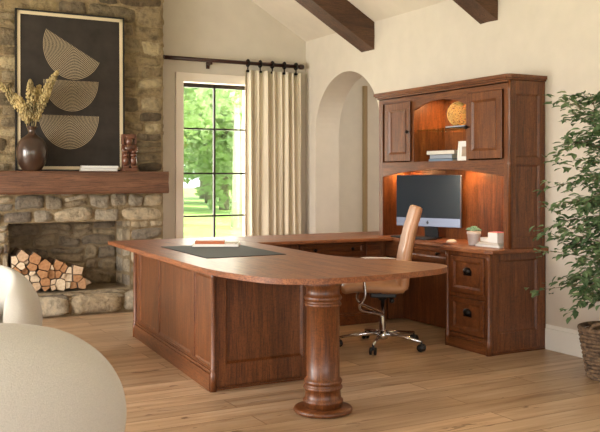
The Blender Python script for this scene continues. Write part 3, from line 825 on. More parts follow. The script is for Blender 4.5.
# return (bridge) between desk and credenza
ret = thing('desk_return', 'oak bridge unit with drawers joining the desk to the credenza', 'desk', (3.68, 6.65, 0))
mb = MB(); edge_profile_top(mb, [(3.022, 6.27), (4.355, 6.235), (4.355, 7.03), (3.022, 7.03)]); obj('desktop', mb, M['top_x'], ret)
mb = MB(); mb.box(2.745, 4.40, 6.40, 7.0, .0, BT); obj('carcass', mb, M['oak_z'], ret)
fr = frame((2.745, 6.40, 0), (1, 0, 0), (0, -1, 0))
def drawer_face(parent, fr, a, b, z0, z1, knobs, kind='knob', thick=.02, name='drawer'):
    s = MB(); s.box(a, b, 0, thick*.5, z0, z1, .001, M4=fr)
    w = min(.035, (z1-z0)*.25)
    for q in ((a, b, z0, z0+w), (a, b, z1-w, z1), (a, a+w, z0+w, z1-w), (b-w, b, z0+w, z1-w)): s.box(q[0], q[1], 0, thick, q[2], q[3], .002, M4=fr)
    s.moulding(a+w, b-w, z0+w, z1-w, w*.45, thick-.001, thick*.5+.001, M4=fr)
    d = obj(name, s, M['oak_x'] if name == 'drawer' and (b-a) > (z1-z0) else M['oak_z'], parent)
    for uu, zz in knobs:
        k = MB()
        if kind == 'cup':
            vs = []
            k.box(uu-.045, uu+.045, thick*.5, thick*.5+.004, zz-.017, zz+.022, .001, M4=fr)
            k.sphere((uu, thick*.5+.004, zz+.016), .04, M4=fr, u=16, v=10, sc=(1.05, .6, .75))
            obj('cup_pull', k, M['bronze'], d)
        else:
            k.tube([(uu, thick*.4, zz), (uu, thick+.014, zz)], .006, 10, M4=fr); k.sphere((uu, thick+.02, zz), .015, M4=fr, sc=(1, .75, 1)); obj('knob', k, M['bronze'], d)
    return d
def bYX(px, Y): return bY(px, 200, Y)[0]
xa, xb = bYX(299, 6.4), bYX(363, 6.4)
drawer_face(ret, fr, xa-2.745, xb-2.745, .625, .725, [((xa-2.745)*.78+(xb-2.745)*.22, .675), ((xa-2.745)*.2+(xb-2.745)*.8, .675)])
s = MB(); s.box(xb-2.745+.03, 4.33-2.745, 0, .012, .60, .735, .002, M4=fr); s.box(0, 4.36-2.745, 0, .014, .585, .60, .002, M4=fr); obj('apron', s, M['oak_x'], ret)
plinthb(ret, fr, .03, 1.55, .1, .02)
# credenza along the right wall
cr = thing('credenza', 'oak credenza with two file drawers and kneehole against the right wall', 'credenza', (4.5, 5.9, 0))
XB = XW-.004
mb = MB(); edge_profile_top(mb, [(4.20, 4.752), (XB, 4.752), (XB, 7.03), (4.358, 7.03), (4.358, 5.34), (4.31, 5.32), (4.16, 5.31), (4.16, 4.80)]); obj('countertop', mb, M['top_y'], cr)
mb = MB(); mb.box(4.20, XB-.02, 4.80, 5.265, .01, BT); mb.box(4.60, XB-.02, 5.29, 6.98, .01, BT); mb.box(4.43, XB-.02, 6.42, 6.98, .01, BT); obj('carcass', mb, M['oak_z'], cr)
fS = frame((4.20, 4.80, 0), (1, 0, 0), (0, -1, 0)); LS = XB-.005-4.20
panelled(cr, fS, LS, [(.075, LS-.085)], (.155, .69), plinth=.02, thick=.022); plinthb(cr, fS, .0, LS, .03, .03)
fF = frame((4.20, 4.775, 0), (0, 1, 0), (-1, 0, 0)); LF = 5.265-4.775
s = MB()
for q in ((0, .05, 0, BT), (LF-.05, LF, 0, BT), (.05, LF-.05, .0, .115), (.05, LF-.05, .395, .425), (.05, LF-.05, .71, BT)): s.box(q[0], q[1], 0, .012, q[2], q[3], .001, M4=fF)
obj('face_frame', s, M['oak_z'], cr)
drawer_face(cr, fF, .055, LF-.055, .125, .39, [(LF/2, .27)], 'cup'); drawer_face(cr, fF, .055, LF-.055, .43, .705, [(LF/2, .58)], 'cup')
plinthb(cr, fF, 0, LF, .10, .022)
corner_post(cr, 4.194, 4.785, .017); corner_post(cr, 4.192, 5.26, .015)
# pencil drawer over the kneehole
fK = frame((4.392, 5.36, 0), (0, 1, 0), (-1, 0, 0))
s = MB(); s.box(4.40, 4.60, 5.29, 6.42, .60, BT-.001); obj('drawer_box', s, M['oak_y'], cr)
drawer_face(cr, fK, .03, .78, .612, .722, [(.245, .675), (.60, .675)])
s = MB(); s.box(-.07, 0, 0, .03, .60, BT-.001, .002, M4=fK); obj('apron', s, M['oak_y'], cr); s = MB(); s.box(.80, 1.03, 0, .012, .60, BT-.001, .002, M4=fK); obj('apron', s, M['oak_y'], cr)
# ------------------------------------------------------------------ hutch
hu = thing('hutch', 'tall oak hutch with two doors and lit shelves standing on the credenza', 'hutch', (4.57, 5.66, ZT))
HX, HY0, HY1, HZ0, HZ1 = 4.40, 4.80, 6.52, ZT+.001, 2.03
s = MB()
s.box(HX+.02, XB, HY0, HY0+.022, HZ0, HZ1); obj('side_panel', s, M['oak_z'], hu)
fH = frame((HX, HY0, 0), (1, 0, 0), (0, -1, 0)); LH = XB-.005-HX
s = MB(); t = .016
for q in ((0, .055, HZ0, HZ1), (LH-.055, LH, HZ0, HZ1), (.055, LH-.055, HZ0, .85), (.055, LH-.055, 1.40, 1.455), (.055, LH-.055, 1.93, HZ1)): s.box(q[0], q[1], 0, t, q[2], q[3], .0015, M4=fH)
s.moulding(.055, LH-.055, .85, 1.40, .014, t-.002, .002, M4=fH); s.moulding(.055, LH-.055, 1.455, 1.93, .014, t-.002, .002, M4=fH)
obj('side_frame', s, M['oak_z'], hu)
s = MB(); s.box(HX+.02, XB, HY1-.022, HY1, HZ0, HZ1); obj('side_panel', s, M['oak_z'], hu)
s = MB(); s.box(XB-.012, XB, HY0+.022, HY1-.022, HZ0, HZ1-.02)
for yy in (5.28, 6.0): s.box(XB-.016, XB-.012, yy-.03, yy+.03, HZ0, 1.40, .001)
obj('back_panel', s, M['oak_z'], hu)
s = MB(); s.box(HX+.02, XB-.012, HY0+.022, HY1-.022, 1.405, 1.43); obj('shelf', s, M['oak_y'], hu)
s = MB(); s.box(HX+.0, XB, HY0, HY1, HZ1-.02, HZ1); obj('top_panel', s, M['oak_y'], hu)
for yy in (5.275, 5.985): s = MB(); s.box(HX+.02, XB-.012, yy, yy+.02, 1.43, HZ1-.02); obj('divider', s, M['oak_z'], hu)
# face frame: posts, arched rails
MF = Matrix(((0, 0, -1, HX+.02), (1, 0, 0, 0), (0, 1, 0, 0), (0, 0, 0, 1)))
s = MB()
s.box(HX, HX+.02, HY0, HY0+.055, HZ0, HZ1-.001, .001); obj('face_stile', s, M['oak_z'], hu)
s = MB(); s.box(HX, HX+.02, HY1-.06, HY1, HZ0, HZ1-.001, .001); obj('face_stile', s, M['oak_z'], hu)
s = MB()
s.box(HX, HX+.02, 5.262, 5.29, 1.44, 1.97, .001); obj('face_stile', s, M['oak_z'], hu)
s = MB(); s.box(HX, HX+.02, 5.985, 6.015, 1.44, 1.97, .001); obj('face_stile', s, M['oak_z'], hu)
def arch_rail(y0, y1, zt, zs, zp, name):
    s = MB(); n = 28; pts = [(y0, zt), (y1, zt)]
    for k in range(n+1):
        yv = y1+(y0-y1)*k/n; f = 1-((yv-(y0+y1)/2)/((y1-y0)/2))**2; pts.append((yv, zs+(zp-zs)*f))
    vs = [(HX, p[0], p[1]) for p in pts]+[(HX+.02, p[0], p[1]) for p in pts]
    t = bmesh.new(); N_ = n+1
    aF = [t.verts.new((HX, p[0], p[1])) for p in pts[2:]]; aT = [t.verts.new((HX, p[0], zt)) for p in pts[2:]]
    bF = [t.verts.new((HX+.02, p[0], p[1])) for p in pts[2:]]; bT = [t.verts.new((HX+.02, p[0], zt)) for p in pts[2:]]
    for k in range(n):
        t.faces.new((aF[k], aF[k+1], aT[k+1], aT[k])); t.faces.new((bF[k], bF[k+1], bT[k+1], bT[k]))
        t.faces.new((aF[k], aF[k+1], bF[k+1], bF[k])); t.faces.new((aT[k], aT[k+1], bT[k+1], bT[k]))
    for k in (0, n): t.faces.new((aF[k], aT[k], bT[k], bF[k]))
    s._add(t); obj(name, s, M['oak_y'], hu)
arch_rail(HY0+.055, HY1-.06, 1.44, 1.31, 1.372, 'arched_rail')
arch_rail(5.29, 5.985, HZ1-.001, 1.885, 1.952, 'arched_rail')
s = MB(); s.box(HX, HX+.02, HY0+.055, 5.29, 1.97, HZ1-.001); obj('top_rail', s, M['oak_y'], hu); s = MB(); s.box(HX, HX+.02, 5.985, HY1-.06, 1.97, HZ1-.001); obj('top_rail', s, M['oak_y'], hu)
fD = frame((HX, HY0, 0), (0, 1, 0), (-1, 0, 0))
def hutch_door(a, b, ku):
    z0, z1, w, t = 1.45, 1.965, .062, .02
    s = MB(); s.box(a, b, .001, .010, z0, z1, M4=fD)
    for q in ((a, b, z0, z0+w), (a, b, z1-w, z1), (a, a+w, z0+w, z1-w), (b-w, b, z0+w, z1-w)): s.box(q[0], q[1], .001, t, q[2], q[3], .002, M4=fD)
    s.moulding(a+w, b-w, z0+w, z1-w, .018, t+.003, .010, M4=fD)
    d = obj('door', s, M['oak_z'], hu)
    k = MB(); k.tube([(ku, t-.002, 1.70), (ku, t+.016, 1.70)], .006, 10, M4=fD); k.sphere((ku, t+.022, 1.70), .016, M4=fD, sc=(1, .75, 1)); obj('knob', k, M['bronze'], d)
hutch_door(.058, .462, .442); hutch_door(1.215, 1.60, 1.235)
# chamfered fluted corner
s = MB(); s.lathe([(0, HZ0), (.014, HZ0), (.014, 1.40), (.018, 1.41), (.014, 1.42), (.014, 1.95), (.02, 1.965), (.014, 1.98), (.014, HZ1-.002), (0, HZ1-.002)], HX+.006, HY0-.004, 16); obj('corner_post', s, M['oak_z'], hu)
# crown
s = MB()
def crownring(o0, z0, z1): s.prism([(HX-o0+.03, HY0-o0), (XB, HY0-o0), (XB, HY1+o0), (HX-o0, HY1+o0), (HX-o0, HY0-o0+.03)], z0, z1, .003, seg=2)
crownring(.012, HZ1-.012, HZ1+.004); crownring(.026, HZ1+.004, HZ1+.018); crownring(.036, HZ1+.018, HZ1+.045)
obj('crown', s, M['oak_y'], hu)
s = MB(); s.box(HX+.03, XB-.02, 5.297, 5.983, 1.708, 1.714); o = obj('glass_shelf', s, M['shelf_glass'], hu)
# little lamps in the hutch
for (yy, zz, xx) in ((5.76, HZ1-.023, 4.60), (5.12, 1.404, 4.58), (5.58, 1.404, 4.62), (6.40, 1.404, 4.60)):
    s = MB(); s.lathe([(0, zz-.008), (.028, zz-.008), (.028, zz), (0, zz)], xx, yy, 18)
    lm, nt, b = newmat('lamp_lens'); b.inputs['Emission Color'].default_value = (1, .62, .28, 1); b.inputs['Emission Strength'].default_value = 2.5
    obj('puck_light', s, lm, hu)
    ld = bpy.data.lights.new('hutch_lamp', 'AREA'); ld.shape = 'DISK'; ld.size = .06; ld.color = (1, .56, .24); ld.energy = 5.5 if zz > 1.5 else 3.6
    lo = bpy.data.objects.new('hutch_lamp', ld); C.objects.link(lo); lo.location = (xx, yy, zz-.012)
# hutch contents
book('book', 'blue grey book, bottom of the stack in the lit hutch shelf', 4.48, 4.66, 5.56, 5.88, 1.431, 1.462, M['cover_blue'], M['page'], spine='x-', group='books in the hutch')
book('book', 'grey book, middle of the stack in the lit hutch shelf', 4.485, 4.66, 5.57, 5.87, 1.463, 1.498, M['cover_grey'], M['page'], spine='x-', group='books in the hutch')
book('book', 'cream book, top of the stack in the lit hutch shelf', 4.475, 4.65, 5.53, 5.90, 1.499, 1.532, M['cover_cream'], M['page'], spine='x-', group='books in the hutch')
ph = thing('photo_frame', 'small white photo frame standing beside the books in the hutch', 'picture frame', (4.47, 5.40, 1.431), 0); ph.rotation_euler = (R(-7), 0, -PI/2+R(22))
s = MB()
for q in ((-.06, .06, 0, .018), (-.06, .06, .152, .17), (-.06, -.045, 0, .17), (.045, .06, 0, .17)): s.box(q[0], q[1], -.006, .008, q[2], q[3], .001)
obj('frame', s, M['white'], ph, True)
s = MB(); s.box(-.046, .046, -.001, .006, .016, .154); obj('mat', s, M['paper'], ph, True)
s = MB(); s.box(-.024, .024, -.003, -.001, .045, .125); s.lathe([(0, 0)], 0, 0) if False else None; obj('photo', s, M['photo'], ph, True)
book('book', 'thin grey book lying on the glass shelf below the woven disc', 4.44, 4.60, 5.35, 5.60, 1.7145, 1.728, M['cover_grey'], M['page'], spine='x-')
# woven gold ball / disc
gs = thing('woven_disc', 'round gold openwork disc standing on the glass shelf', 'ornament', (4.53, 5.54, 1.7285))
s = MB(); rnd = random.Random(3); RD = .098
for q in range(120):
    a, b = rnd.random()*2*PI, rnd.random()*2*PI; r0 = RD*math.sqrt(rnd.random())*.96
    cx_, cz_ = r0*math.cos(a), r0*math.sin(a); rr = rnd.uniform(.010, .018)
    pts = []
    for k in range(9):
        t = b+2*PI*k/9; yv = cx_+rr*math.cos(t); zv = cz_+rr*math.sin(t); d = math.hypot(yv, zv)
        if d > RD: yv *= RD/d; zv *= RD/d
        xv = -(.006+.045*math.sqrt(max(0, 1-(yv*yv+zv*zv)/RD**2)))+rnd.uniform(-.002, .002)
        pts.append((xv if q % 3 else -xv, yv, zv+RD+.004))
    s.tube(pts, .0023, 5, closed=True)
s.tube([(0, RD*math.cos(2*PI*k/40), RD+.005+RD*math.sin(2*PI*k/40)) for k in range(40)], .005, 8, closed=True)
obj('weave', s, M['gold'], gs, True)
gs.rotation_euler = (0, 0, R(28))
# ------------------------------------------------------------------ on the credenza top
mo = thing('computer_monitor', 'silver all-in-one computer with large black screen on the credenza', 'computer', (4.575, 6.01, ZT+.001), -PI/2+R(20))
# local: screen faces -Y local
mw, mz0, mz1 = .332, .098, .553
s = MB(); s.box(-mw, mw, -.012, .012, mz0, mz1, .006, seg=3); obj('housing', s, M['silver'], mo, True)
s = MB(); s.box(-mw+.004, mw-.004, -.0145, -.010, mz0+.078, mz1-.004, .001); obj('screen', s, M['screen'], mo, True)
s = MB()   # small emblem on the chin
s.sphere((0, -.0123, mz0+.037), .012, u=16, v=8, sc=(1, .12, 1.05)); s.sphere((.004, -.0123, mz0+.0535), .0042, u=8, v=6, sc=(1, .2, 1.2)); obj('emblem', s, M['black'], mo, True)
s = MB(); s.box(-.09, .09, -.05, .085, 0, .008, .003); s.raw([(-.07, .055, .007), (.07, .055, .007), (.07, .068, .007), (-.07, .068, .007), (-.06, .011, .26), (.06, .011, .26), (.06, .02, .27), (-.06, .02, .27)], [(0,1,2,3), (4,5,6,7), (0,1,5,4), (1,2,6,5), (2,3,7,6), (3,0,4,7)]); o = obj('stand', s, M['black'], mo, True)
kb = thing('keyboard', 'dark slim keyboard in front of the computer screen', 'keyboard', (4.425, 6.03, ZT+.001), -PI/2+R(3))
s = MB(); s.box(-.25, .25, -.055, .055, 0, .012, .003); obj('body', s, M['black'], kb, True)
s = MB()
for r_ in range(5):
    for c_ in range(16): s.box(-.24+c_*.03, -.24+c_*.03+.026, -.048+r_*.0195, -.048+r_*.0195+.016, .012, .0145, .001, seg=1)
obj('keys', s, plain('key_grey', (58, 60, 66), .5), kb, True)
ms = thing('computer_mouse', 'white computer mouse beside the keyboard', 'mouse', (4.44, 5.52, ZT+.001), -PI/2)
s = MB(); s.sphere((0, 0, .004), .03, sc=(1.0, 1.75, .7))
for v in s.bm.verts:
    if v.co.z < .0: v.co.z = 0
obj('body', s, M['white'], ms, True)
# succulent
sc_ = thing('potted_succulent', 'small pale green succulent in a blush pot on the credenza', 'plant', (4.40, 5.195, ZT+.001))
s = MB(); s.lathe([(0, 0), (.038, 0), (.042, .003), (.052, .085), (.056, .087), (.056, .108), (.050, .108), (.048, .095), (0, .095)], seg=32); obj('pot', s, M['pot'], sc_, True)
s = MB()
for (ax, ay, az, rs) in ((0, 0, .128, 1.15), (.034, .01, .118, .9), (-.03, .022, .12, .9), (.0, -.036, .118, .9), (-.012, .036, .116, .85), (-.03, -.02, .114, .8), (.026, -.03, .114, .75)):
    for (nl, tilt, ln) in ((8, 12, .030), (7, 38, .027), (5, 62, .022)):
        for k in range(nl):
            a = 2*PI*k/nl+tilt; Mx = Matrix.Translation((ax, ay, az)) @ Matrix.Rotation(a, 4, 'Z') @ Matrix.Rotation(-R(tilt), 4, 'Y')
            s.sphere((ln*.55*rs, 0, 0), ln*.5*rs, M4=Mx, u=7, v=5, sc=(1.1, .5, .28))
obj('rosette', s, M['succ'], sc_, True)
# papers and box
book('book', 'flat white book at the bottom of the pile on the credenza', 4.36, 4.53, 4.875, 5.13, ZT+.001, ZT+.018, M['paper'], M['page'], R(4), 'white books on the credenza', spine='x-')
book('book', 'smaller cream book second from the bottom on the credenza', 4.37, 4.52, 4.89, 5.115, ZT+.019, ZT+.036, M['cover_cream'], M['page'], R(2), 'white books on the credenza', spine='x-')
book('book', 'white book lying atop the pile between the succulent and the card box', 4.40, 4.53, 5.015, 5.12, ZT+.037, ZT+.068, M['paper'], M['page'], R(2), 'white books on the credenza', spine='x-')
cb = thing('card_box', 'small grey white box with pink and yellow notes on the book pile', 'box', (4.44, 4.955, ZT+.037))
s = MB(); s.box(-.06, .06, -.05, .055, 0, .074, .002); obj('body', s, M['paper'], cb, True)
s = MB(); s.box(-.055, .055, -.045, .05, .0745, .079, .001); obj('pink_notes', s, M['pink'], cb, True)
s = MB(); s.box(-.058, .03, -.048, .053, .0742, .0765, .0005); obj('yellow_notes', s, M['yellow'], cb, True)
hk = MB(); hk.tube([(XB-.018, 5.135, .93), (XB-.035, 5.135, .925), (XB-.04, 5.135, .90), (XB-.03, 5.135, .875), (XB-.03, 5.135, .855)], .005, 8); hk.box(XB-.019, XB-.013, 5.125, 5.145, .90, .95, .001)
tag(obj('hook', hk, M['bronze']), 'small dark hook on the back panel under the hutch', 'hook')
# ------------------------------------------------------------------ office chair (local: faces +X)
fa = math.atan2(.50, -.86)
oc = thing('office_chair', 'tan leather swivel office chair with chrome frame facing the desk', 'office chair', (3.71, 5.45, 0), fa)
def slab(path, widths, thicks, nseg=28, pw=4.0):
    rings = []
    for i, (p, w_, t_) in enumerate(zip(path, widths, thicks)):
        p = Vector(p); d = (Vector(path[min(i+1, len(path)-1)])-Vector(path[max(i-1, 0)])).normalized()
        nrm = Vector((-d.z, 0, d.x)); ring = []
        for k in range(nseg):
            a = 2*PI*k/nseg; ca, sa = math.cos(a), math.sin(a)
            x = abs(ca)**(2/pw)*(1 if ca >= 0 else -1); y = abs(sa)**(2/2.6)*(1 if sa >= 0 else -1)
            ring.append(p+Vector((0, 1, 0))*x*w_/2+nrm*y*t_/2)
        rings.append(ring)
    return rings
def dens(pts, n):
    return catmull(pts, n)
bp = dens([(-.135, 0, .455), (-.142, 0, .50), (-.155, 0, .60), (-.172, 0, .72), (-.20, 0, .86), (-.232, 0, .98), (-.255, 0, 1.06), (-.262, 0, 1.085)], 7)
nb_ = len(bp); ths = []; wds = []
for i in range(nb_):
    f = i/(nb_-1); e = min(1, math.sin(min(f, 1-f)*PI*3.2 if min(f, 1-f) < .156 else PI/2)+.25)
    seam = 1-.12*math.exp(-((f*5.0 % 1-.5)/.06)**2)
    ths.append(.105*(1-.35*f)*e*seam); wds.append((.50-.05*f)*(.9+.1*e))
s = MB(); s.sweep(slab([tuple(p) for p in bp], wds, ths)); obj('backrest', s, M['leather'], oc, True)
sp = dens([(-.16, 0, .475), (-.08, 0, .47), (.05, 0, .475), (.18, 0, .482), (.27, 0, .472), (.32, 0, .45)], 7)
n_ = len(sp); s = MB()
s.sweep(slab([tuple(p) for p in sp], [.50*(.9+.1*min(1, i/3, (n_-1-i)/4)) for i in range(n_)], [.095*min(1, .35+i/4, .3+(n_-1-i)/5)*(1-.1*math.exp(-(((i/(n_-1))*4 % 1-.5)/.08)**2)) for i in range(n_)]))
obj('seat', s, M['leather'], oc, True)
s = MB(); s.box(-.1, .1, -.09, .09, .385, .425, .01); s.lathe([(0, .36), (.03, .36), (.035, .40), (0, .40)], seg=20); obj('tilt_mechanism', s, M['black'], oc, True)
s = MB(); s.cyl((-.06, -.10, .375), (-.06, .14, .375), .011); s.sphere((-.06, .15, .375), .02); obj('tilt_lever', s, M['black'], oc, True)
s = MB(); s.lathe([(0, .07), (.03, .07), (.03, .12), (.024, .13), (.024, .235), (.017, .24), (.017, .37), (0, .37)], seg=24); obj('gas_lift', s, M['chrome'], oc, True)
for sd in (-1, 1):
    y_ = sd*.275
    s = MB(); arm = catmull([(-.17, y_, .64), (-.08, y_, .652), (.10, y_, .655), (.155, y_, .645), (.17, y_, .60), (.15, y_, .50), (.15, y_, .42), (.185, sd*.25, .36), (.17, sd*.19, .31), (.06, sd*.08, .27), (.0, sd*.02, .25)], 6)
    s.tube(arm, .011, 10); obj('armrest', s, M['chrome'], oc, True)
star = MB()
obj('hub', star.lathe([(0, .06), (.04, .06), (.045, .09), (.035, .125), (0, .125)], seg=24), M['chrome'], oc, True)
for k in range(5):
    a = 2*PI*k/5+R(2)
    s = MB(); c_, s2 = math.cos(a), math.sin(a)
    s.tube([(.03*c_, .03*s2, .105), (.16*c_, .16*s2, .095), (.335*c_, .335*s2, .072)], .017, 10, r2=.010); lg = obj('leg', s, M['chrome'], oc, True)
    s = MB(); px_, py_ = .335*c_, .335*s2; s.cyl((px_, py_, .045), (px_, py_, .075), .007, 8)
    for sd in (-1, 1):
        ax = Vector((-s2, c_, 0)); q = Vector((px_, py_, .028))
        s.cyl(q+ax*sd*.010, q+ax*sd*.024, .028, 20)
    s.box(px_-.012, px_+.012, py_-.012, py_+.012, .035, .055, .003)
    obj('caster', s, M['black'], lg, True)
# ------------------------------------------------------------------ barrel armchairs (local: opening faces +X)
def armchair(label, x, y, rz, sc=1.0, sz=1.0):
    t = thing('barrel_armchair', label, 'armchair', (x, y, 0), rz, None)
    sec = [(.36, .07), (.43, .13), (.478, .25), (.50, .38), (.497, .47), (.478, .55), (.44, .625), (.39, .675), (.335, .70), (.305, .682), (.298, .60), (.30, .45), (.30, .30), (.31, .12)]
    sec = [(p[0], p[1]) for p in catmull([(a, b, 0) for a, b in sec], 3, closed=True)]
    n = 60; rings = []; A0 = R(62)
    for i in range(n+1):
        f = i/n; a = A0+(2*PI-2*A0)*f
        e = min(f, 1-f)*n/6.0; e = math.sin(min(1, e)*PI/2)*.96+.04
        drop = 1-.40*(abs(f-.5)*2)**2.4
        cr_, cz_ = .42, .36; ring = []
        for (r_, z_) in sec:
            rr = cr_+(r_-cr_)*(.35+.65*e); zz = .07+((cz_+(z_-cz_)*(.5+.5*e))-.07)*drop
            da = (e-1)*0
            ring.append((rr*math.cos(a)*sc, rr*math.sin(a)*sc, zz*sz))
        rings.append(ring)
    # rounded ends
    def capring(ring, a, sgn):
        out = []
        for k, s_ in ((1, .8), (2, .4)):
            cx_ = sum(p[0] for p in ring)/len(ring); cy_ = sum(p[1] for p in ring)/len(ring); cz_ = sum(p[2] for p in ring)/len(ring)
            off = .022*k*sgn; tx, ty = -math.sin(a)*off, math.cos(a)*off
            out.append([((p[0]-cx_)*s_+cx_+tx, (p[1]-cy_)*s_+cy_+ty, (p[2]-cz_)*(s_*.3+.7)+cz_) for p in ring])
        return out
    rings = capring(rings[0], A0, -1)[::-1]+rings+capring(rings[-1], 2*PI-A0, 1)
    s = MB(); s.sweep(rings); obj('back_shell', s, M['boucle'], t, True)
    s = MB(); s.lathe([(0, .05), (.26, .05), (.30, .07), (.322, .12), (.33, .22), (.30, .27), (0, .27)], seg=44); obj('base', s, M['boucle'], t, True)
    s = MB(); pr = [(p[0], p[1]) for p in catmull([(.20, .275, 0), (.30, .28, 0), (.345, .33, 0), (.35, .40, 0), (.325, .465, 0), (.25, .495, 0), (.10, .505, 0)], 4)]
    s.lathe([(0, .275)]+[(a_*.86, b_) for a_, b_ in pr]+[(0, .507)], cx=.05, seg=44)
    for v in s.bm.verts:
        if v.co.x < 0: v.co.x *= .78; v.co.y *= .72 if v.co.z > 0 else 1
        else: v.co.y *= .72+.28*min(1, v.co.x/.3)*.6
    obj('seat_cushion', s, M['boucle'], t, True)
    s = MB(); s.lathe([(0, 0), (.22, 0), (.22, .05), (0, .05)], seg=32); obj('swivel_plinth', s, M['rod'], t, True)
    return t
def cw(xc, z): return (xc*ct+z*st_, -xc*st_+z*ct)
p = cw(-1.215, 3.2); armchair('cream boucle barrel armchair in the foreground, seen from behind', p[0], p[1], R(70), 1.10, 1.16)
p = cw(-2.165, 5.42); armchair('cream boucle barrel armchair farther back, in front of the firewood', p[0], p[1], R(240), 1.0, 1.03)
# ------------------------------------------------------------------ potted ficus
bx, by = 4.43, 3.87
bk = thing('potted_tree', 'leafy green ficus in a dark woven basket by the right wall', 'plant', (bx, by, 0))
s = MB(); nr = 13
def brad(z): return .145+.052*(z/.31)
s.lathe([(0, .004), (.14, .004), (brad(.3)-.012, .30), (brad(.3)-.02, .30), (.13, .02), (0, .02)], seg=40)
for j in range(nr):
    z = .014+j*.0235; pts = []
    for k in range(72):
        a = 2*PI*k/72; rr = brad(z)+.006*(1 if ((k//3)+j) % 2 else -1)
        pts.append((rr*math.cos(a), rr*math.sin(a), z+.003*math.sin(a*3+j)))
    s.tube(pts, .0125, 6, closed=True)
pts = [((brad(.315)+.002)*math.cos(2*PI*k/48), (brad(.315)+.002)*math.sin(2*PI*k/48), .322) for k in range(48)]; s.tube(pts, .017, 8, closed=True)
bsk = obj('basket', s, M['wicker'], bk, True)
for a0 in (R(180)+R(20), R(20)):
    s = MB(); c0 = Vector((math.cos(a0)*(brad(.32)), math.sin(a0)*brad(.32), .32)); tg = Vector((-math.sin(a0), math.cos(a0), 0))
    s.tube([c0+tg*(.06*math.cos(q))+Vector((0, 0, .055*math.sin(q))) for q in [PI*k/12 for k in range(13)]], .011, 8); obj('basket_handle', s, M['wicker'], bsk, True)
s = MB(); s.lathe([(0, .0), (.10, .0), (.172, .26), (.165, .285), (0, .295)], seg=32); 
for v in s.bm.verts: v.co.z = max(v.co.z, .022)
obj('moss', s, M['moss'], bk, True)
rnd = random.Random(11); stems = MB(); tw = MB(); leaves_v, leaves_f = [], []
def leaf(p, d, ln):
    d = d.normalized(); sd = d.cross(Vector((rnd.uniform(-.4, .4), rnd.uniform(-.4, .4), 1))).normalized(); up = sd.cross(d).normalized()
    w_ = ln*.29; b = len(leaves_v)
    P_ = [p, p+d*ln*.3+sd*w_*.9+up*w_*.3, p+d*ln*.65+sd*w_*.8+up*w_*.25, p+d*ln-up*ln*.12, p+d*ln*.65-sd*w_*.8+up*w_*.25, p+d*ln*.3-sd*w_*.9+up*w_*.3, p+d*ln*.5]
    leaves_v.extend(P_); leaves_f.extend([(b, b+1, b+6), (b+1, b+2, b+6), (b+2, b+3, b+6), (b+3, b+4, b+6), (b+4, b+5, b+6), (b+5, b, b+6)])
def clampw(p):   # keep branches clear of the wall
    if bx+p.x > XW-.03: p.x = XW-.03-bx
    return p
for k in range(3):
    a = 2*PI*k/3+.6; top = Vector((.07*math.cos(a)+rnd.uniform(-.05, .05)-.05, .12*math.sin(a), 1.96+rnd.uniform(-.12, .05)))
    pts = catmull([(.03*math.cos(a), .03*math.sin(a), .28), (.05*math.cos(a+1), .05*math.sin(a+1), .7), (.04*math.cos(a+2.2), .05*math.sin(a+2), 1.2), tuple(top)], 8)
    stems.tube(pts, .011, 8, r2=.003)
    for q in range(34):
        t = .22+.78*(q+rnd.random())/34; i = min(len(pts)-2, int(t*(len(pts)-1))); p0 = pts[i].copy()
        hgt = p0.z; ln = (.46 if hgt < 1.4 else .46-(hgt-1.4)*.55)*rnd.uniform(.6, 1.08)*(.7 if hgt < .55 else 1)
        an = rnd.random()*2*PI; d = Vector((math.cos(an), math.sin(an), rnd.uniform(.05, .75))).normalized()
        cur_ = p0.copy(); br = [cur_.copy()]; dd = d.copy()
        for st in range(7):
            dd = (dd+Vector((rnd.uniform(-.18, .18), rnd.uniform(-.18, .18), rnd.uniform(-.16, .02)))).normalized()
            cur_ = clampw(cur_+dd*ln/7); br.append(cur_.copy())
        tw.tube(br, .0032, 5, r2=.001)
        for st in range(1, 8):
            for rep in range(4):
                s0 = dd.cross(Vector((0, 0, 1))).normalized()*(1 if (st+rep) % 2 else -1)
                ld_ = (dd*.6+s0*rnd.uniform(.3, 1.1)+Vector((rnd.uniform(-.3, .3), rnd.uniform(-.3, .3), rnd.uniform(-.45, .25))))
                sub = br[st]+Vector((rnd.uniform(-.045, .045), rnd.uniform(-.045, .045), rnd.uniform(-.04, .04)))*(rep > 0)
                q_ = clampw(sub); leaf(q_, ld_, rnd.uniform(.052, .078))
obj('trunk', stems, M['stem'], bk, True); obj('twigs', tw, M['stem'], bk, True)
leaves_v = [Vector((min(v.x, XW-.012-bx), v.y, v.z)) for v in leaves_v]
s = MB(); s.raw(leaves_v, leaves_f, recalc=False); obj('foliage', s, M['leaf'], bk, True)
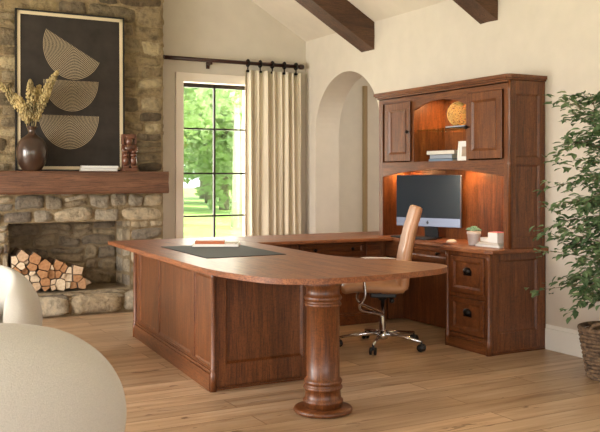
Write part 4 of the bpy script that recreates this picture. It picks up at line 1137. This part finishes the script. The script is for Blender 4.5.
# ------------------------------------------------------------------ garden outside
mb = MB(); mb.box(-60, 90, 9.7, 120, -.25, -.15); mb.box(-60, XL-T-.02, -60, 9.7, -.25, -.15); mb.box(XL-T, 90, -60, YR-T-.02, -.25, -.15)
struct('ground_garden', mb, M['grass'])
def make_tree(rnd, hgt, crown, n, x, y, label, group, lean=0, ls=.22):
    t = thing('garden_tree', label, 'tree', (x, y, -.15), 0, group)
    s = MB(); s.tube([(0, 0, 0), (.05+lean*.3, 0, hgt*.35), (lean, .05, hgt*.85)], .13*hgt/7, 10, r2=.04)
    for q in range(5):
        a = rnd.random()*2*PI; z = hgt*rnd.uniform(.35, .65); s.tube([(lean*.5, 0, z), (lean*.5+crown*.6*math.cos(a), crown*.6*math.sin(a), z+hgt*.2)], .04, 6, r2=.01)
    obj('trunk', s, M['bark_tree'], t, True)
    V, Fc = [], []
    blobs = [(Vector((lean+rnd.uniform(-.6, .6)*crown, rnd.uniform(-.6, .6)*crown, hgt*rnd.uniform(.12 if ls > .25 else .4, .95))), crown*rnd.uniform(.4, .65)) for _ in range(22)]
    for q in range(n):
        c, r_ = rnd.choice(blobs); d = Vector((rnd.gauss(0, 1), rnd.gauss(0, 1), rnd.gauss(0, 1))).normalized()*r_*(.55+.5*rnd.random())
        p = c+d; e1 = Vector((rnd.gauss(0, 1), rnd.gauss(0, 1), rnd.gauss(0, .5))).normalized(); e2 = e1.cross(Vector((rnd.random(), rnd.random(), rnd.random()))).normalized()
        b = len(V); w_ = ls*rnd.uniform(.5, 1.1); V += [p-e1*w_, p+e2*w_*.5, p+e1*w_, p-e2*w_*.5]; Fc.append((b, b+1, b+2, b+3))
    s = MB(); s.raw(V, Fc, recalc=False); obj('foliage', s, M['tree_leaf'], t, True); return t
rt = random.Random(21)
spots = [(7.2, 21, 7.5, 1.5, 'leafy green tree at the upper left of the window view', 2600), (16.4, 28.5, 8.5, 2.0, 'leafy green tree partly hidden by the curtain, nearest of the garden trees on the right', 2600)]
for k, (x, y) in enumerate(((8.6, 35), (15.5, 35.5), (22.4, 36), (12.2, 45), (19.1, 46), (26.0, 46.5), (22.8, 56))):
    spots.append((x, y, 12.5, 2.9, ['green tree across the lawn on the left of the window view', 'green tree across the lawn on the right of the window view', 'green tree across the lawn hidden by the curtain', 'green tree farther back at the left window jamb', 'green tree farther back in the middle of the window view', 'green tree farther back behind the curtain', 'rearmost green tree at the end of the lawn'][k], 7000))
for (x, y, h_, c_, lab, n_l) in spots: make_tree(rt, h_, c_, n_l, x, y, lab, 'trees in the garden', ls=.3 if n_l > 3000 else .2)
for k, (x, y, lab) in enumerate(((10.4, 23.0, 'slim pale trunked tree, left one of the pair right of the window bar'), (12.9, 28.0, 'slim pale trunked tree, right one of the pair right of the window bar'))):
    t = thing('slender_tree', lab, 'tree', (x, y, -.15), 0, 'slim pale trees in the garden')
    s = MB(); s.tube([(0, 0, 0), (.06, 0, 3), (-.05, 0, 7)], .13, 8, r2=.05); obj('trunk', s, plain('pale_bark', (206, 200, 190), .8, var=.1), t, True)
    V, Fc = [], []
    for q in range(700):
        z = rt.uniform(3.6, 7.2); p = Vector((rt.gauss(0, .6), rt.gauss(0, .6), z)); e1 = Vector((rt.gauss(0, 1), rt.gauss(0, 1), rt.gauss(0, .5))).normalized(); e2 = e1.cross(Vector((rt.random(), rt.random(), rt.random()))).normalized()
        b = len(V); V += [p-e1*.15, p+e2*.08, p+e1*.15, p-e2*.08]; Fc.append((b, b+1, b+2, b+3))
    s = MB(); s.raw(V, Fc, recalc=False); obj('foliage', s, M['tree_leaf'], t, True)
# ------------------------------------------------------------------ light
wd = bpy.data.worlds.new('world'); bpy.context.scene.world = wd; wd.use_nodes = True
nt = wd.node_tree; bg = nt.nodes['Background']
tc = N(nt, 'ShaderNodeTexCoord'); sx = N(nt, 'ShaderNodeSeparateXYZ'); nt.links.new(tc.outputs['Generated'], sx.inputs[0])
nt.links.new(ramp(nt, sx.outputs['Z'], [(0, (.95, .97, 1, 1)), (.5, (.62, .78, 1, 1))]), bg.inputs[0]); bg.inputs[1].default_value = 3.2
sd = bpy.data.lights.new('sun', 'SUN'); sd.energy = 13; sd.angle = R(3); sd.color = (1, .95, .82)
so = bpy.data.objects.new('sun', sd); C.objects.link(so)
so.rotation_euler = Vector((.35, -.75, .75)).to_track_quat('Z', 'Y').to_euler()   # sun behind the house, high
def area(name, loc, tgt, w_, h_, e, col):
    d = bpy.data.lights.new(name, 'AREA'); d.shape = 'RECTANGLE'; d.size = w_; d.size_y = h_; d.energy = e; d.color = col
    o = bpy.data.objects.new(name, d); C.objects.link(o); o.location = loc
    o.rotation_euler = (Vector(tgt)-Vector(loc)).to_track_quat('-Z', 'Y').to_euler(); return o
for (a, b), en in zip(LW, (45, 130, 345)):  # lamps added outside the unseen left windows as daylight fill
    area('fill_left', (XL-.3, (a+b)/2, 1.4), (XL+5, (a+b)/2+(3.2 if a > 4 else 0), 1.3), b-a, 2.1, en, (1, .965, .92))  # far lamp is turned to brighten the back wall
for a, b in ((-2.2, -.2), (.6, 2.9)):
    area('fill_rear', ((a+b)/2, YR-.3, 1.4), ((a+b)/2, 5, 1.4), b-a, 2.0, 46, (1, .965, .92))  # fill lamps added outside the unseen rear windows
area('daylight_window', ((WX0+WX1)/2, YB+.4, 1.4), ((WX0+WX1)/2, 0, 1.0), WX1-WX0, 2.0, 60, (1, .93, .80))
area('hallway_fill', (6.0, 7.3, 2.95), (6.0, 7.6, 0), .5, .5, 28, (1, .94, .85))  # unseen light added to brighten the hallway
vs_ = bpy.context.scene.view_settings
vs_.view_transform = 'Standard'; vs_.look = 'None'; vs_.gamma = 1; vs_.exposure = 0; vs_.use_curve_mapping = False
